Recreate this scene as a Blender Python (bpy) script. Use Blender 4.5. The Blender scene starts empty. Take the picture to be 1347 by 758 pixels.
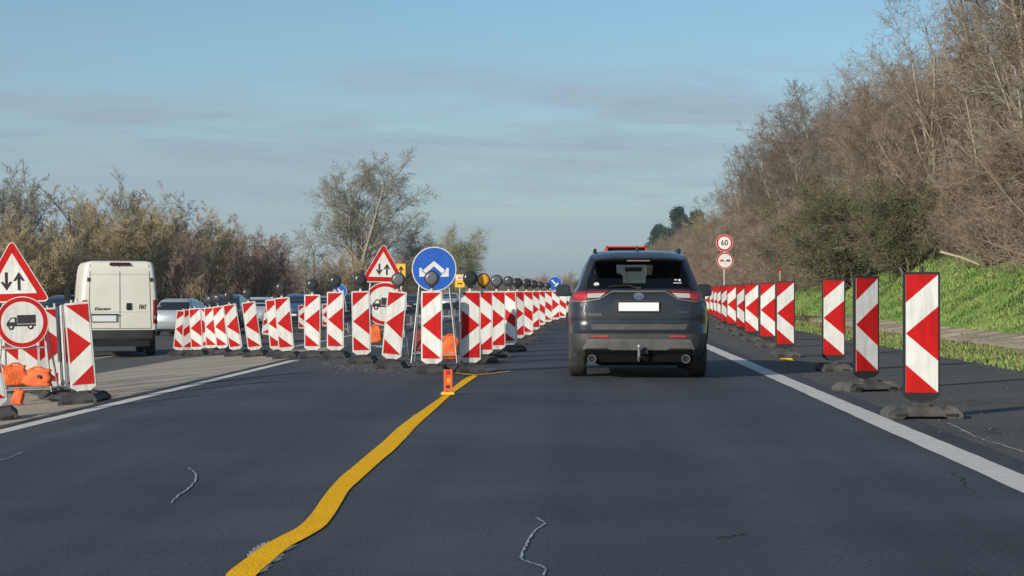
import bpy, bmesh, math, random
import numpy as np
from mathutils import Vector, Matrix

R = math.radians
scene = bpy.context.scene
COL = scene.collection
random.seed(7)

# ------------------------------------------------------------------ camera, light, exposure
F = 2400.0                 # focal length in photo pixels (photo 1347 wide)
CAMH = 1.13
YAW = math.atan(88.5 / F)  # camera looks slightly left of the road axis (+Y)
cam_d = bpy.data.cameras.new('camera')
cam = bpy.data.objects.new('camera', cam_d)
COL.objects.link(cam)
cam.location = (0, 0, CAMH)
cam.rotation_euler = (R(90) + math.atan(4 / F), 0, YAW)
cam_d.sensor_width = 36
cam_d.lens = F / 1347 * 36
cam_d.clip_end = 6000
cam_d.clip_start = 0.1
scene.camera = cam

SUN_EL = R(19)
SUN_DIR = Vector((-0.66, -0.75, 0)).normalized()          # towards the sun, on the ground
SUN_VEC = Vector((SUN_DIR.x * math.cos(SUN_EL), SUN_DIR.y * math.cos(SUN_EL), math.sin(SUN_EL)))
sd = bpy.data.lights.new('sun', 'SUN')
sd.energy = 4.2
sd.angle = R(0.5)
sd.color = (1.0, 0.91, 0.78)
sun = bpy.data.objects.new('sun', sd)
COL.objects.link(sun)
sun.location = (-20, -20, 30)
sun.rotation_euler = SUN_VEC.to_track_quat('Z', 'Y').to_euler()

scene.view_settings.view_transform = 'Standard'
scene.view_settings.look = 'None'
scene.view_settings.gamma = 1
scene.view_settings.exposure = 0.12

world = bpy.data.worlds.new('World')
scene.world = world
world.use_nodes = True
wt = world.node_tree
wt.nodes.clear()


def N(t, typ, **kw):
    n = t.nodes.new(typ)
    for k, v in kw.items():
        setattr(n, k, v)
    return n


w_out = N(wt, 'ShaderNodeOutputWorld')
w_bg = N(wt, 'ShaderNodeBackground')
w_bg.inputs[1].default_value = 0.108
sky = N(wt, 'ShaderNodeTexSky', sky_type='NISHITA')
sky.sun_disc = False
sky.sun_elevation = SUN_EL
sky.sun_rotation = math.atan2(SUN_DIR.x, SUN_DIR.y)
sky.air_density = 1.0
sky.dust_density = 0.6
sky.ozone_density = 2.5
# thin streaky clouds, laid out on a flat layer high above the ground
tc = N(wt, 'ShaderNodeTexCoord')
sep = N(wt, 'ShaderNodeSeparateXYZ')
wt.links.new(tc.outputs['Generated'], sep.inputs[0])


def wm(op, a, b=None, clamp=False):
    n = N(wt, 'ShaderNodeMath', operation=op)
    n.use_clamp = clamp
    for i, v in enumerate((a, b)):
        if v is None:
            continue
        if isinstance(v, (int, float)):
            n.inputs[i].default_value = v
        else:
            wt.links.new(v, n.inputs[i])
    return n.outputs[0]


def wramp(src, stops):
    n = N(wt, 'ShaderNodeValToRGB')
    wt.links.new(src, n.inputs[0])
    cr = n.color_ramp
    while len(cr.elements) < len(stops):
        cr.elements.new(0.5)
    for e, (p, c) in zip(cr.elements, stops):
        e.position = p
        e.color = (c, c, c, 1) if isinstance(c, (int, float)) else (*c, 1)
    return n.outputs[0]


elev = wm('MAXIMUM', sep.outputs[2], 0.0)
zz = wm('ADD', elev, 0.03)
cx = wm('DIVIDE', sep.outputs[0], zz)
cy = wm('DIVIDE', sep.outputs[1], zz)
comb = N(wt, 'ShaderNodeCombineXYZ')
wt.links.new(wm('MULTIPLY', cx, 0.75), comb.inputs[0])
wt.links.new(wm('MULTIPLY', cy, 0.95), comb.inputs[1])
n1 = N(wt, 'ShaderNodeTexNoise')
n1.inputs['Scale'].default_value = 1.1
n1.inputs['Detail'].default_value = 7
n1.inputs['Roughness'].default_value = 0.68
n1.inputs['Distortion'].default_value = 0.4
wt.links.new(comb.outputs[0], n1.inputs['Vector'])
# large soft veil across the lower sky, and small ragged streaks on top of it
veil = wramp(elev, [(0.0, 0.95), (0.04, 0.95), (0.085, 0.80), (0.115, 0.22), (0.16, 0.03)])
wisp = wramp(n1.outputs[0], [(0.42, 0.0), (0.62, 1.0)])
band = wramp(elev, [(0.015, 0.0), (0.055, 0.6), (0.085, 1.0), (0.112, 0.85), (0.13, 0.15), (0.3, 0.3)])
n2 = N(wt, 'ShaderNodeTexNoise')
n2.inputs['Scale'].default_value = 3.5
n2.inputs['Detail'].default_value = 4
comb2 = N(wt, 'ShaderNodeCombineXYZ')
wt.links.new(sep.outputs[0], comb2.inputs[0])
wt.links.new(wm('MULTIPLY', elev, 9.0), comb2.inputs[2])
wt.links.new(comb2.outputs[0], n2.inputs['Vector'])
broad = wramp(n2.outputs[0], [(0.38, 0.45), (0.62, 1.0)])
mask = wm('MULTIPLY', veil, broad, clamp=True)
wmask = wm('MULTIPLY', wisp, wm('MULTIPLY', band, 0.8), clamp=True)
tint = N(wt, 'ShaderNodeMix', data_type='RGBA', blend_type='MULTIPLY')
tint.inputs[0].default_value = 1.0
wt.links.new(sky.outputs[0], tint.inputs[6])
SKY_TINT = (0.80, 0.97, 1.02)
tint.inputs[7].default_value = (*SKY_TINT, 1)
cl = N(wt, 'ShaderNodeMix', data_type='RGBA')
wt.links.new(mask, cl.inputs[0])
wt.links.new(tint.outputs[2], cl.inputs[6])
CLOUD = (3.12, 4.02, 4.78)
cl.inputs[7].default_value = (*CLOUD, 1)
cl2 = N(wt, 'ShaderNodeMix', data_type='RGBA')
wt.links.new(wmask, cl2.inputs[0])
wt.links.new(cl.outputs[2], cl2.inputs[6])
cl2.inputs[7].default_value = (2.8, 3.55, 4.35, 1)
wt.links.new(cl2.outputs[2], w_bg.inputs[0])
wt.links.new(w_bg.outputs[0], w_out.inputs[0])

# ------------------------------------------------------------------ helpers: materials
MATS = {}


def mat(name, color, rough=0.6, metal=0.0, var=0.0, scale=8.0, bump=0.0, bscale=None,
        color2=None, emit=0.0, coat=0.0, spec=None, detail=4, lo=0.35, hi=0.65):
    if name in MATS:
        return MATS[name]
    m = bpy.data.materials.new(name)
    m.use_nodes = True
    t = m.node_tree
    b = t.nodes['Principled BSDF']
    b.inputs['Base Color'].default_value = (*color, 1)
    b.inputs['Roughness'].default_value = rough
    b.inputs['Metallic'].default_value = metal
    if spec is not None:
        b.inputs['Specular IOR Level'].default_value = spec
    if coat:
        b.inputs['Coat Weight'].default_value = coat
        b.inputs['Coat Roughness'].default_value = 0.08
    if emit:
        b.inputs['Emission Color'].default_value = (*color, 1)
        b.inputs['Emission Strength'].default_value = emit
    if var or color2:
        c = N(t, 'ShaderNodeTexCoord')
        n = N(t, 'ShaderNodeTexNoise')
        n.inputs['Scale'].default_value = scale
        n.inputs['Detail'].default_value = detail
        t.links.new(c.outputs['Object'], n.inputs['Vector'])
        r = N(t, 'ShaderNodeValToRGB')
        t.links.new(n.outputs[0], r.inputs[0])
        a, z = r.color_ramp.elements
        a.position, z.position = lo, hi
        if color2:
            a.color, z.color = (*color, 1), (*color2, 1)
        else:
            a.color = (*[v * (1 - var) for v in color], 1)
            z.color = (*[min(1, v * (1 + var)) for v in color], 1)
        t.links.new(r.outputs[0], b.inputs['Base Color'])
    if bump:
        c = N(t, 'ShaderNodeTexCoord')
        n = N(t, 'ShaderNodeTexNoise')
        n.inputs['Scale'].default_value = bscale or scale * 4
        n.inputs['Detail'].default_value = 5
        t.links.new(c.outputs['Object'], n.inputs['Vector'])
        bp = N(t, 'ShaderNodeBump')
        bp.inputs['Strength'].default_value = bump
        bp.inputs['Distance'].default_value = 0.02
        t.links.new(n.outputs[0], bp.inputs['Height'])
        t.links.new(bp.outputs[0], b.inputs['Normal'])
    MATS[name] = m
    return m


def ground_mat(name, base, specks, patch, rough=0.8, patch_scale=0.35, speck_scale=60, bump=0.25,
               streak=0.0, crack=0.0):
    m = bpy.data.materials.new(name)
    m.use_nodes = True
    t = m.node_tree
    b = t.nodes['Principled BSDF']
    b.inputs['Roughness'].default_value = rough
    b.inputs['Specular IOR Level'].default_value = 0.3
    c = N(t, 'ShaderNodeTexCoord')
    src = c.outputs['Object']

    def noise(scale, detail=4, vec=None, rg=0.5):
        n = N(t, 'ShaderNodeTexNoise')
        n.inputs['Scale'].default_value = scale
        n.inputs['Detail'].default_value = detail
        n.inputs['Roughness'].default_value = rg
        t.links.new(vec or src, n.inputs['Vector'])
        return n.outputs[0]

    def ramp(s, stops):
        r = N(t, 'ShaderNodeValToRGB')
        t.links.new(s, r.inputs[0])
        while len(r.color_ramp.elements) < len(stops):
            r.color_ramp.elements.new(0.5)
        for e, (p, col) in zip(r.color_ramp.elements, stops):
            e.position = p
            e.color = (*col, 1) if not isinstance(col, (int, float)) else (col, col, col, 1)
        return r.outputs[0]

    def mix(a, bb, f, mode='MIX'):
        x = N(t, 'ShaderNodeMix', data_type='RGBA', blend_type=mode)
        if isinstance(f, (int, float)):
            x.inputs[0].default_value = f
        else:
            t.links.new(f, x.inputs[0])
        for i, v in ((6, a), (7, bb)):
            if isinstance(v, tuple):
                x.inputs[i].default_value = (*v, 1)
            else:
                t.links.new(v, x.inputs[i])
        return x.outputs[2]
    col = ramp(noise(patch_scale, 6, rg=0.62), [(0.32, base), (0.68, patch)])
    sp = noise(speck_scale, 3, rg=0.7)
    col = mix(col, specks, ramp(sp, [(0.58, 0.0), (0.72, 0.75)]))
    if streak:
        mp = N(t, 'ShaderNodeMapping')
        mp.inputs['Scale'].default_value = (1.1, 0.02, 1)
        t.links.new(src, mp.inputs[0])
        st = ramp(noise(1.4, 3, mp.outputs[0]), [(0.4, 1 - streak), (0.6, 1.0)])
        col = mix(col, st, 1.0, 'MULTIPLY')
    if crack:
        v = N(t, 'ShaderNodeTexVoronoi', feature='DISTANCE_TO_EDGE')
        v.inputs['Scale'].default_value = 0.45
        wv = N(t, 'ShaderNodeVectorMath', operation='ADD')
        nn = N(t, 'ShaderNodeTexNoise')
        nn.inputs['Scale'].default_value = 1.2
        t.links.new(src, nn.inputs['Vector'])
        t.links.new(src, wv.inputs[0])
        t.links.new(nn.outputs['Color'], wv.inputs[1])
        t.links.new(wv.outputs[0], v.inputs['Vector'])
        ck = ramp(v.outputs[0], [(0.0, 1 - crack), (0.018, 1.0)])
        col = mix(col, ck, 1.0, 'MULTIPLY')
    t.links.new(col, b.inputs['Base Color'])
    bp = N(t, 'ShaderNodeBump')
    bp.inputs['Strength'].default_value = bump
    bp.inputs['Distance'].default_value = 0.006
    t.links.new(noise(90, 3), bp.inputs['Height'])
    t.links.new(bp.outputs[0], b.inputs['Normal'])
    MATS[name] = m
    return m


M_white = mat('sign_white', (0.82, 0.81, 0.77), 0.6, color2=(0.70, 0.68, 0.63), lo=.45, hi=.75, scale=5, spec=0.25)
M_red = mat('sign_red', (0.56, 0.013, 0.012), 0.65, var=0.12, scale=5, spec=0.15)
M_frame_white = mat('panel_plastic_white', (0.66, 0.65, 0.61), 0.6, var=0.14, scale=7)
M_frame_black = mat('panel_plastic_black', (0.02, 0.02, 0.022), 0.55)
M_rubber = mat('rubber', (0.028, 0.028, 0.03), 0.8, color2=(0.075, 0.068, 0.06), scale=6, bump=0.12, bscale=60, lo=0.4, hi=0.7)
M_rubber_dusty = mat('rubber_dusty', (0.045, 0.043, 0.04), 0.9, color2=(0.10, 0.093, 0.083), scale=6, bump=0.12, bscale=60)
M_lamp = mat('lamp_black', (0.022, 0.024, 0.027), 0.45)
M_lamp_lens = mat('lamp_lens_dark', (0.03, 0.032, 0.036), 0.25, var=0.3, scale=60)
M_lamp_grey = mat('lamp_lens_grey', (0.12, 0.13, 0.14), 0.3, var=0.2, scale=60)
M_amber = mat('lamp_lens_amber', (0.9, 0.48, 0.02), 0.3, color2=(0.75, 0.24, 0.01), scale=45)
M_steel = mat('galvanised_steel', (0.42, 0.43, 0.43), 0.5, 0.6, var=0.15, scale=12)
M_steel_dull = mat('weathered_steel', (0.2, 0.205, 0.21), 0.6, 0.4, var=0.2, scale=3)
M_orange = mat('orange_canvas', (0.85, 0.16, 0.02), 0.65, color2=(0.6, 0.09, 0.015), scale=9, bump=0.5)
M_orange2 = mat('orange_plastic', (0.85, 0.12, 0.02), 0.4)
M_redbag = mat('dark_red_canvas', (0.25, 0.03, 0.025), 0.7, var=0.3)
M_yellow = mat('yellow_tape', (1.0, 0.53, 0.002), 0.85, color2=(0.95, 0.46, 0.002), scale=5, bump=0.35, bscale=70, spec=0.15)
M_yellow_sign = mat('sign_yellow', (0.85, 0.5, 0.02), 0.5)
M_blue = mat('sign_blue', (0.012, 0.10, 0.46), 0.4, var=0.08)
M_black = mat('sign_black', (0.015, 0.015, 0.016), 0.5)
M_tyre = mat('tyre', (0.022, 0.022, 0.023), 0.85, color2=(0.05, 0.047, 0.042), scale=10)
M_rim = mat('alloy', (0.35, 0.35, 0.36), 0.35, 0.8)
M_chrome = mat('chrome', (0.62, 0.63, 0.65), 0.18, 1.0)
M_dark = mat('dark_interior', (0.018, 0.018, 0.02), 0.8)
M_seat = mat('seat_fabric', (0.02, 0.02, 0.022), 0.9)
M_plastic = mat('bumper_plastic', (0.028, 0.029, 0.031), 0.62, color2=(0.062, 0.059, 0.054), scale=2.2, lo=0.35, hi=0.75)
M_under = mat('underside', (0.006, 0.006, 0.007), 0.9, spec=0.1)
M_trim = mat('silver_trim', (0.17, 0.168, 0.16), 0.45, 0.3, color2=(0.10, 0.097, 0.092), scale=4)
M_paint = mat('dark_grey_paint', (0.022, 0.024, 0.030), 0.28, 0.3, color2=(0.045, 0.045, 0.047), scale=2.4, coat=0.7, lo=0.4, hi=0.8)
M_tail = mat('tail_lamp_red', (0.33, 0.012, 0.015), 0.15, coat=0.8)
M_clear = mat('tail_lamp_clear', (0.45, 0.40, 0.39), 0.15, coat=0.8)
M_reflector = mat('reflector_red', (0.5, 0.03, 0.03), 0.25)
M_plate = mat('plate_white', (0.82, 0.82, 0.82), 0.5)
M_van = mat('van_white', (0.83, 0.79, 0.69), 0.4, color2=(0.77, 0.73, 0.62), scale=1.3, coat=0.3)
M_seam = mat('seam_dark', (0.05, 0.05, 0.048), 0.8)
M_glass_dark = mat('dark_glass', (0.02, 0.025, 0.03), 0.06, spec=0.8)
M_bark = mat('bark_grey', (0.13, 0.105, 0.08), 0.9, color2=(0.22, 0.19, 0.15), scale=5)
M_bark_pale = mat('bark_pale', (0.26, 0.22, 0.16), 0.9, color2=(0.34, 0.30, 0.23), scale=5)


def glass_mat(name, tintc, gloss=0.12):
    m = bpy.data.materials.new(name)
    m.use_nodes = True
    t = m.node_tree
    t.nodes.remove(t.nodes['Principled BSDF'])
    o = t.nodes['Material Output']
    tr = N(t, 'ShaderNodeBsdfTransparent')
    tr.inputs[0].default_value = (*tintc, 1)
    gl = N(t, 'ShaderNodeBsdfGlossy')
    gl.inputs['Roughness'].default_value = 0.04
    fr = N(t, 'ShaderNodeLayerWeight')
    pw = N(t, 'ShaderNodeMath', operation='POWER')
    t.links.new(fr.outputs['Facing'], pw.inputs[0])
    pw.inputs[1].default_value = 4.0
    ad = N(t, 'ShaderNodeMath', operation='MULTIPLY_ADD')
    t.links.new(pw.outputs[0], ad.inputs[0])
    ad.inputs[1].default_value = 0.7
    ad.inputs[2].default_value = gloss * 0.3
    mx = N(t, 'ShaderNodeMixShader')
    t.links.new(ad.outputs[0], mx.inputs[0])
    t.links.new(tr.outputs[0], mx.inputs[1])
    t.links.new(gl.outputs[0], mx.inputs[2])
    t.links.new(mx.outputs[0], o.inputs[0])
    return m


M_glass = glass_mat('tinted_glass', (0.62, 0.65, 0.66))
M_glass_clear = glass_mat('clear_glass', (0.8, 0.85, 0.85))



def per_object_tone(m, lo=0.82):
    """each board has weathered a little differently; road film towards the bottom of the sheeting"""
    t = m.node_tree
    b = t.nodes['Principled BSDF']
    src = b.inputs['Base Color'].links[0].from_socket
    oi = N(t, 'ShaderNodeObjectInfo')
    mr = N(t, 'ShaderNodeMapRange')
    mr.inputs[3].default_value = lo
    mr.inputs[4].default_value = 1.0
    t.links.new(oi.outputs['Random'], mr.inputs[0])
    c = N(t, 'ShaderNodeTexCoord')
    mp = N(t, 'ShaderNodeMapping')
    mp.inputs['Scale'].default_value = (14, 14, 1.6)
    t.links.new(c.outputs['Object'], mp.inputs[0])
    ad = N(t, 'ShaderNodeVectorMath', operation='ADD')
    t.links.new(mp.outputs[0], ad.inputs[0])
    t.links.new(oi.outputs['Location'], ad.inputs[1])
    n = N(t, 'ShaderNodeTexNoise')
    n.inputs['Scale'].default_value = 1.6
    n.inputs['Detail'].default_value = 6
    t.links.new(ad.outputs[0], n.inputs['Vector'])
    r = N(t, 'ShaderNodeMapRange')
    r.inputs[1].default_value = .45
    r.inputs[2].default_value = .75
    r.inputs[3].default_value = 1.0
    r.inputs[4].default_value = .78
    t.links.new(n.outputs[0], r.inputs[0])
    mu = N(t, 'ShaderNodeMath', operation='MULTIPLY')
    t.links.new(mr.outputs[0], mu.inputs[0])
    t.links.new(r.outputs[0], mu.inputs[1])
    mx = N(t, 'ShaderNodeVectorMath', operation='SCALE')
    t.links.new(src, mx.inputs[0])
    t.links.new(mu.outputs[0], mx.inputs['Scale'])
    t.links.new(mx.outputs[0], b.inputs['Base Color'])


per_object_tone(M_white)
per_object_tone(M_red)
per_object_tone(M_frame_white)

# ------------------------------------------------------------------ helpers: meshes and objects


class MB:
    """collects faces with material slots, then links them as one mesh"""

    def __init__(self):
        self.v, self.f, self.m, self.mats = [], [], [], []

    def slot(self, m):
        if m not in self.mats:
            self.mats.append(m)
        return self.mats.index(m)

    def add(self, vs, fs, m):
        o = len(self.v)
        self.v += [tuple(p) for p in vs]
        s = self.slot(m)
        for f in fs:
            self.f.append(tuple(i + o for i in f))
            self.m.append(s)
        return self

    def box(self, c, s, m, rot=None, taper=1.0, tapery=None):
        x, y, z = (k / 2 for k in s)
        ty = taper if tapery is None else tapery
        vs = [Vector(p) for p in ((-x, -y, -z), (x, -y, -z), (x, y, -z), (-x, y, -z),
                                  (-x * taper, -y * ty, z), (x * taper, -y * ty, z), (x * taper, y * ty, z), (-x * taper, y * ty, z))]
        if rot is not None:
            vs = [rot @ p for p in vs]
        c = Vector(c)
        return self.add([p + c for p in vs],
                        [(0, 3, 2, 1), (4, 5, 6, 7), (0, 1, 5, 4), (1, 2, 6, 5), (2, 3, 7, 6), (3, 0, 4, 7)], m)

    def tube(self, a, b, r, m, n=8, r2=None):
        a, b = Vector(a), Vector(b)
        d = (b - a).normalized()
        u = d.orthogonal().normalized()
        w = d.cross(u)
        r2 = r if r2 is None else r2
        vs = []
        for p, rr in ((a, r), (b, r2)):
            for i in range(n):
                t = 2 * math.pi * i / n
                vs.append(p + (u * math.cos(t) + w * math.sin(t)) * rr)
        fs = [(i, (i + 1) % n, n + (i + 1) % n, n + i) for i in range(n)]
        fs += [tuple(range(n - 1, -1, -1)), tuple(range(n, 2 * n))]
        return self.add(vs, fs, m)

    def path(self, pts, r, m, n=6):
        for a, b in zip(pts[:-1], pts[1:]):
            self.tube(a, b, r, m, n)
        return self

    def lathe(self, prof, m, n=24, axis='Y', c=(0, 0, 0), mats=None):
        """prof: (radius, along) pairs"""
        vs, fs = [], []
        for (r, a) in prof:
            for i in range(n):
                t = 2 * math.pi * i / n
                p = {'Y': (r * math.cos(t), a, r * math.sin(t)), 'Z': (r * math.cos(t), r * math.sin(t), a),
                     'X': (a, r * math.cos(t), r * math.sin(t))}[axis]
                vs.append((p[0] + c[0], p[1] + c[1], p[2] + c[2]))
        k = len(prof)
        for j in range(k - 1):
            fs = [(j * n + i, j * n + (i + 1) % n, (j + 1) * n + (i + 1) % n, (j + 1) * n + i) for i in range(n)]
            if j == 0:
                o = len(self.v)
                self.v += vs
            s = self.slot(mats[j] if mats else m)
            for f in fs:
                self.f.append(tuple(q + o for q in f))
                self.m.append(s)
        for j in (0, k - 1):
            s = self.slot(mats[min(j, k - 2)] if mats else m)
            self.f.append(tuple(o + j * n + i for i in range(n)))
            self.m.append(s)
        return self

    def prism(self, pts, y0, y1, m, side=None):
        """polygon in x,z extruded from y0 to y1 (facing -y at y0)"""
        n = len(pts)
        vs = [(p[0], y0, p[1]) for p in pts] + [(p[0], y1, p[1]) for p in pts]
        self.add(vs, [tuple(range(n)), tuple(range(2 * n - 1, n - 1, -1))] +
                 [(i, n + i, n + (i + 1) % n, (i + 1) % n) for i in range(n)], m)
        return self

    def build(self, name, parent=None, smooth=None, bevel=0.0):
        me = bpy.data.meshes.new(name)
        me.from_pydata([tuple(p) for p in self.v], [], self.f)
        for m in self.mats:
            me.materials.append(m)
        me.polygons.foreach_set('material_index', self.m)
        bm = bmesh.new()
        bm.from_mesh(me)
        bmesh.ops.recalc_face_normals(bm, faces=bm.faces)
        if bevel:
            es = [e for e in bm.edges if len(e.link_faces) == 2 and e.calc_face_angle(0) > 0.6]
            bmesh.ops.bevel(bm, geom=es, offset=bevel, segments=2, affect='EDGES', clamp_overlap=True)
        bm.to_mesh(me)
        bm.free()
        if smooth is not None:
            me.polygons.foreach_set('use_smooth', [True] * len(me.polygons))
            me.set_sharp_from_angle(angle=R(smooth))
        o = bpy.data.objects.new(name, me)
        COL.objects.link(o)
        if parent is not None:
            o.parent = parent
        return o


def fast_mesh(name, verts, faces, m, parent=None, smooth=False):
    """verts (N,3) array, faces (M,k) array"""
    me = bpy.data.meshes.new(name)
    k = faces.shape[1]
    me.vertices.add(len(verts))
    me.vertices.foreach_set('co', verts.astype(np.float32).ravel())
    me.loops.add(faces.size)
    me.loops.foreach_set('vertex_index', faces.astype(np.int32).ravel())
    me.polygons.add(len(faces))
    me.polygons.foreach_set('loop_start', np.arange(0, faces.size, k, dtype=np.int32))
    me.update(calc_edges=True)
    me.materials.append(m)
    if smooth:
        me.polygons.foreach_set('use_smooth', [True] * len(faces))
    o = bpy.data.objects.new(name, me)
    COL.objects.link(o)
    if parent is not None:
        o.parent = parent
    return o


def tag(o, label=None, cat=None, group=None, kind=None):
    if label:
        o['label'] = label
    if cat:
        o['category'] = cat
    if group:
        o['group'] = group
    if kind:
        o['kind'] = kind
    return o


def empty(name, loc=(0, 0, 0), rz=0.0, lean=0.0, pitch=0.0):
    o = bpy.data.objects.new(name, None)
    COL.objects.link(o)
    o.empty_display_size = 0.3
    o.location = loc
    o.rotation_euler = (pitch, lean, rz)
    return o


def copy_tree(o, parent=None):
    c = o.copy()
    COL.objects.link(c)
    if parent is not None:
        c.parent = parent
    for ch in list(o.children):
        copy_tree(ch, c)
    return c


FONT_CACHE = {}


def text_mesh(s, size, m, name, parent, loc, rot=(R(90), 0, 0), extrude=0.002, align='CENTER', sx=1.0, shear=0.0):
    cu = bpy.data.curves.new(name, 'FONT')
    cu.body = s
    cu.size = size
    cu.extrude = extrude
    cu.align_x = align
    cu.align_y = 'CENTER'
    cu.shear = shear
    cu.offset = size * 0.015
    tmp = bpy.data.objects.new(name + '_tmp', cu)
    COL.objects.link(tmp)
    dg = bpy.context.evaluated_depsgraph_get()
    me = bpy.data.meshes.new_from_object(tmp.evaluated_get(dg))
    bpy.data.objects.remove(tmp)
    bpy.data.curves.remove(cu)
    me.materials.clear()
    me.materials.append(m)
    o = bpy.data.objects.new(name, me)
    COL.objects.link(o)
    o.parent = parent
    o.location = loc
    o.rotation_euler = rot
    o.scale = (sx, 1, 1)
    return o


# ------------------------------------------------------------------ terrain
KN = [(-3000, 2.0), (-60, 0.6), (-34, 0.0), (-27, -0.35), (-23, -0.62), (-11.5, -0.6), (-4, 0.0), (6.35, 0.0), (8.2, 0.02), (9.3, 0.16),
      (9.6, 0.24), (11.2, 1.1), (12.6, 1.75), (14.5, 2.05), (30, 3.2), (80, 6), (3000, 30)]


def tz(x):
    for (a, za), (b, zb) in zip(KN[:-1], KN[1:]):
        if x <= b:
            return za + (zb - za) * (x - a) / (b - a)
    return KN[-1][1]


def lat(px, d):
    return d * math.tan(math.atan((px - 673.5) / F) - YAW)


def gp(px, py):
    """ground point seen at a photo pixel"""
    lo, hi = 3.0, 2500.0
    for _ in range(60):
        d = math.sqrt(lo * hi)
        x = lat(px, d)
        if (CAMH - tz(x)) * F / d > (py - 383):
            lo = d
        else:
            hi = d
    return Vector((lat(px, d), d, tz(lat(px, d))))


def bump_z(x, y):
    """unevenness of the earth bank on the right and the verge on the left"""
    k = min(1, max(0, (x - 9.7) / 1.5)) if x > 0 else min(1, max(0, (-24 - x) / 3))
    return k * (0.16 * math.sin(y * 0.31 + x) + 0.12 * math.sin(y * 0.83 + 1.7 * x + 1) + 0.07 * math.sin(y * 2.1 - x * 1.3)
                + 0.25 * math.sin(y * 0.11))


def sheet(name, x0, x1, ys, dz, m, wob=None, kind='structure'):
    xs = sorted({x0, x1} | {k for k, _ in KN if x0 < k < x1} | set(wob[0] if wob else []))
    mb = MB()
    vs = []
    for y in ys:
        for i, x in enumerate(xs):
            xx = x
            if wob and x == x1 and wob[1]:
                xx = x + wob[1] * (math.sin(y * 1.7) * 0.5 + math.sin(y * 4.1 + 1) * 0.3 + math.sin(y * 9.3) * 0.2)
            vs.append((xx, y, tz(xx) + dz))
    n = len(xs)
    fs = [(j * n + i, j * n + i + 1, (j + 1) * n + i + 1, (j + 1) * n + i) for j in range(len(ys) - 1) for i in range(n - 1)]
    mb.add(vs, fs, m)
    return tag(mb.build(name), kind=kind)


M_earth = ground_mat('earth_grass', (0.065, 0.085, 0.025), (0.13, 0.11, 0.06), (0.11, 0.095, 0.045), 0.95, 0.5, 25, 0.5)
M_asphalt = ground_mat('asphalt', (0.044, 0.049, 0.057), (0.24, 0.245, 0.25), (0.078, 0.085, 0.096), 0.74, 0.45, 42, 0.9, streak=0.22)
M_asphalt_old = ground_mat('asphalt_old', (0.075, 0.072, 0.068), (0.17, 0.16, 0.145), (0.105, 0.10, 0.092), 0.88, 0.5, 45, 0.45, crack=0.45)
M_concrete = ground_mat('median_concrete', (0.44, 0.365, 0.28), (0.54, 0.47, 0.38), (0.31, 0.265, 0.205), 0.9, 0.7, 30, 0.35, crack=0.25)
M_mark = ground_mat('road_paint_white', (0.66, 0.64, 0.58), (0.38, 0.37, 0.34), (0.56, 0.54, 0.48), 0.7, 3.0, 26, 0.3)
M_gutter = ground_mat('gutter_slabs', (0.36, 0.31, 0.23), (0.2, 0.17, 0.13), (0.28, 0.24, 0.18), 0.95, 1.6, 14, 0.5, crack=0.5)

# the ground, one sheet to the horizon
xs = [-3000, -600, -200, -100, -60, -46, -34, -30, -27, -25, -23, -17, -11.5, -8, -4, 0, 3, 6.35, 7.2, 8.2, 8.7, 9.3, 9.6, 9.8, 10, 10.3,
      10.6, 10.9, 11.2, 11.6, 12, 12.3, 12.6, 13, 13.5, 14, 14.5, 16, 18, 22, 30, 50, 80, 200, 700, 3000]
ys = [-60, -20] + [y * 1.0 for y in range(-8, 140)] + [150, 170, 200, 240, 300, 400, 600, 900, 1500, 2500, 4500]
vs = [(x, y, tz(x) + bump_z(x, y) - (0.012 if -23.2 < x < 9.4 else 0)) for y in ys for x in xs]
n = len(xs)
mb = MB()
mb.add(vs, [(j * n + i, j * n + i + 1, (j + 1) * n + i + 1, (j + 1) * n + i) for j in range(len(ys) - 1) for i in range(n - 1)], M_earth)
tag(mb.build('ground', smooth=60), kind='structure')

YL = [-20, 0, 10, 20, 30, 40, 60, 90, 140, 300, 1200]
sheet('road', -5.22, 2.95, YL, 0.0, M_asphalt)
sheet('road_shoulder', 2.95, 6.3, [-8 + 0.5 * i for i in range(240)], 0.0, M_asphalt_old, wob=([], 0.16))
sheet('median_pavement', -8.9, -5.22, [-20, 0, 10, 20, 30, 41], 0.0, M_concrete)
sheet('median_crossing', -8.9, -5.22, [41, 60, 90, 140, 300, 1200], 0.0, M_asphalt_old)
sheet('opposite_road', -22.8, -8.9, YL, 0.0, M_asphalt_old)


def stripe(name, pts_l, pts_r, m, dz=0.004):
    mb = MB()
    k = len(pts_l)
    vs = [(p[0], p[1], tz(p[0]) + dz) for p in pts_l] + [(p[0], p[1], tz(p[0]) + dz) for p in pts_r]
    mb.add(vs, [(i, k + i, k + i + 1, i + 1) for i in range(k - 1)], m)
    return tag(mb.build(name), kind='structure')


def line(name, x, w, y0, y1, m=M_mark, ragged=0.006):
    n = max(2, int((y1 - y0) / (0.35 if y1 < 120 else 3)))
    L, Rr = [], []
    for i in range(n + 1):
        y = y0 + (y1 - y0) * i / n
        L.append((x - w / 2 + random.uniform(-ragged, ragged), y))
        Rr.append((x + w / 2 + random.uniform(-ragged, ragged), y))
    return stripe(name, L, Rr, m)


line('edge_line', 2.60, 0.24, 1, 118)
line('edge_line', 2.60, 0.22, 118, 1000)
line('edge_line', -4.95, 0.22, 1, 31.6)
line('edge_line', -7.05, 0.2, 42, 1000)
line('edge_line', -18.3, 0.2, 5, 1000)
for i in range(40):
    y = 44 + i * 12
    line('lane_dash', -12.4, 0.15, y, y + 5)

# dark tar joint between the lane and the median concrete
line('tar_joint', -5.22, 0.16, 1, 36, mat('tar', (0.045, 0.04, 0.036), 0.85, var=0.3, scale=4), 0.04)
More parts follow.
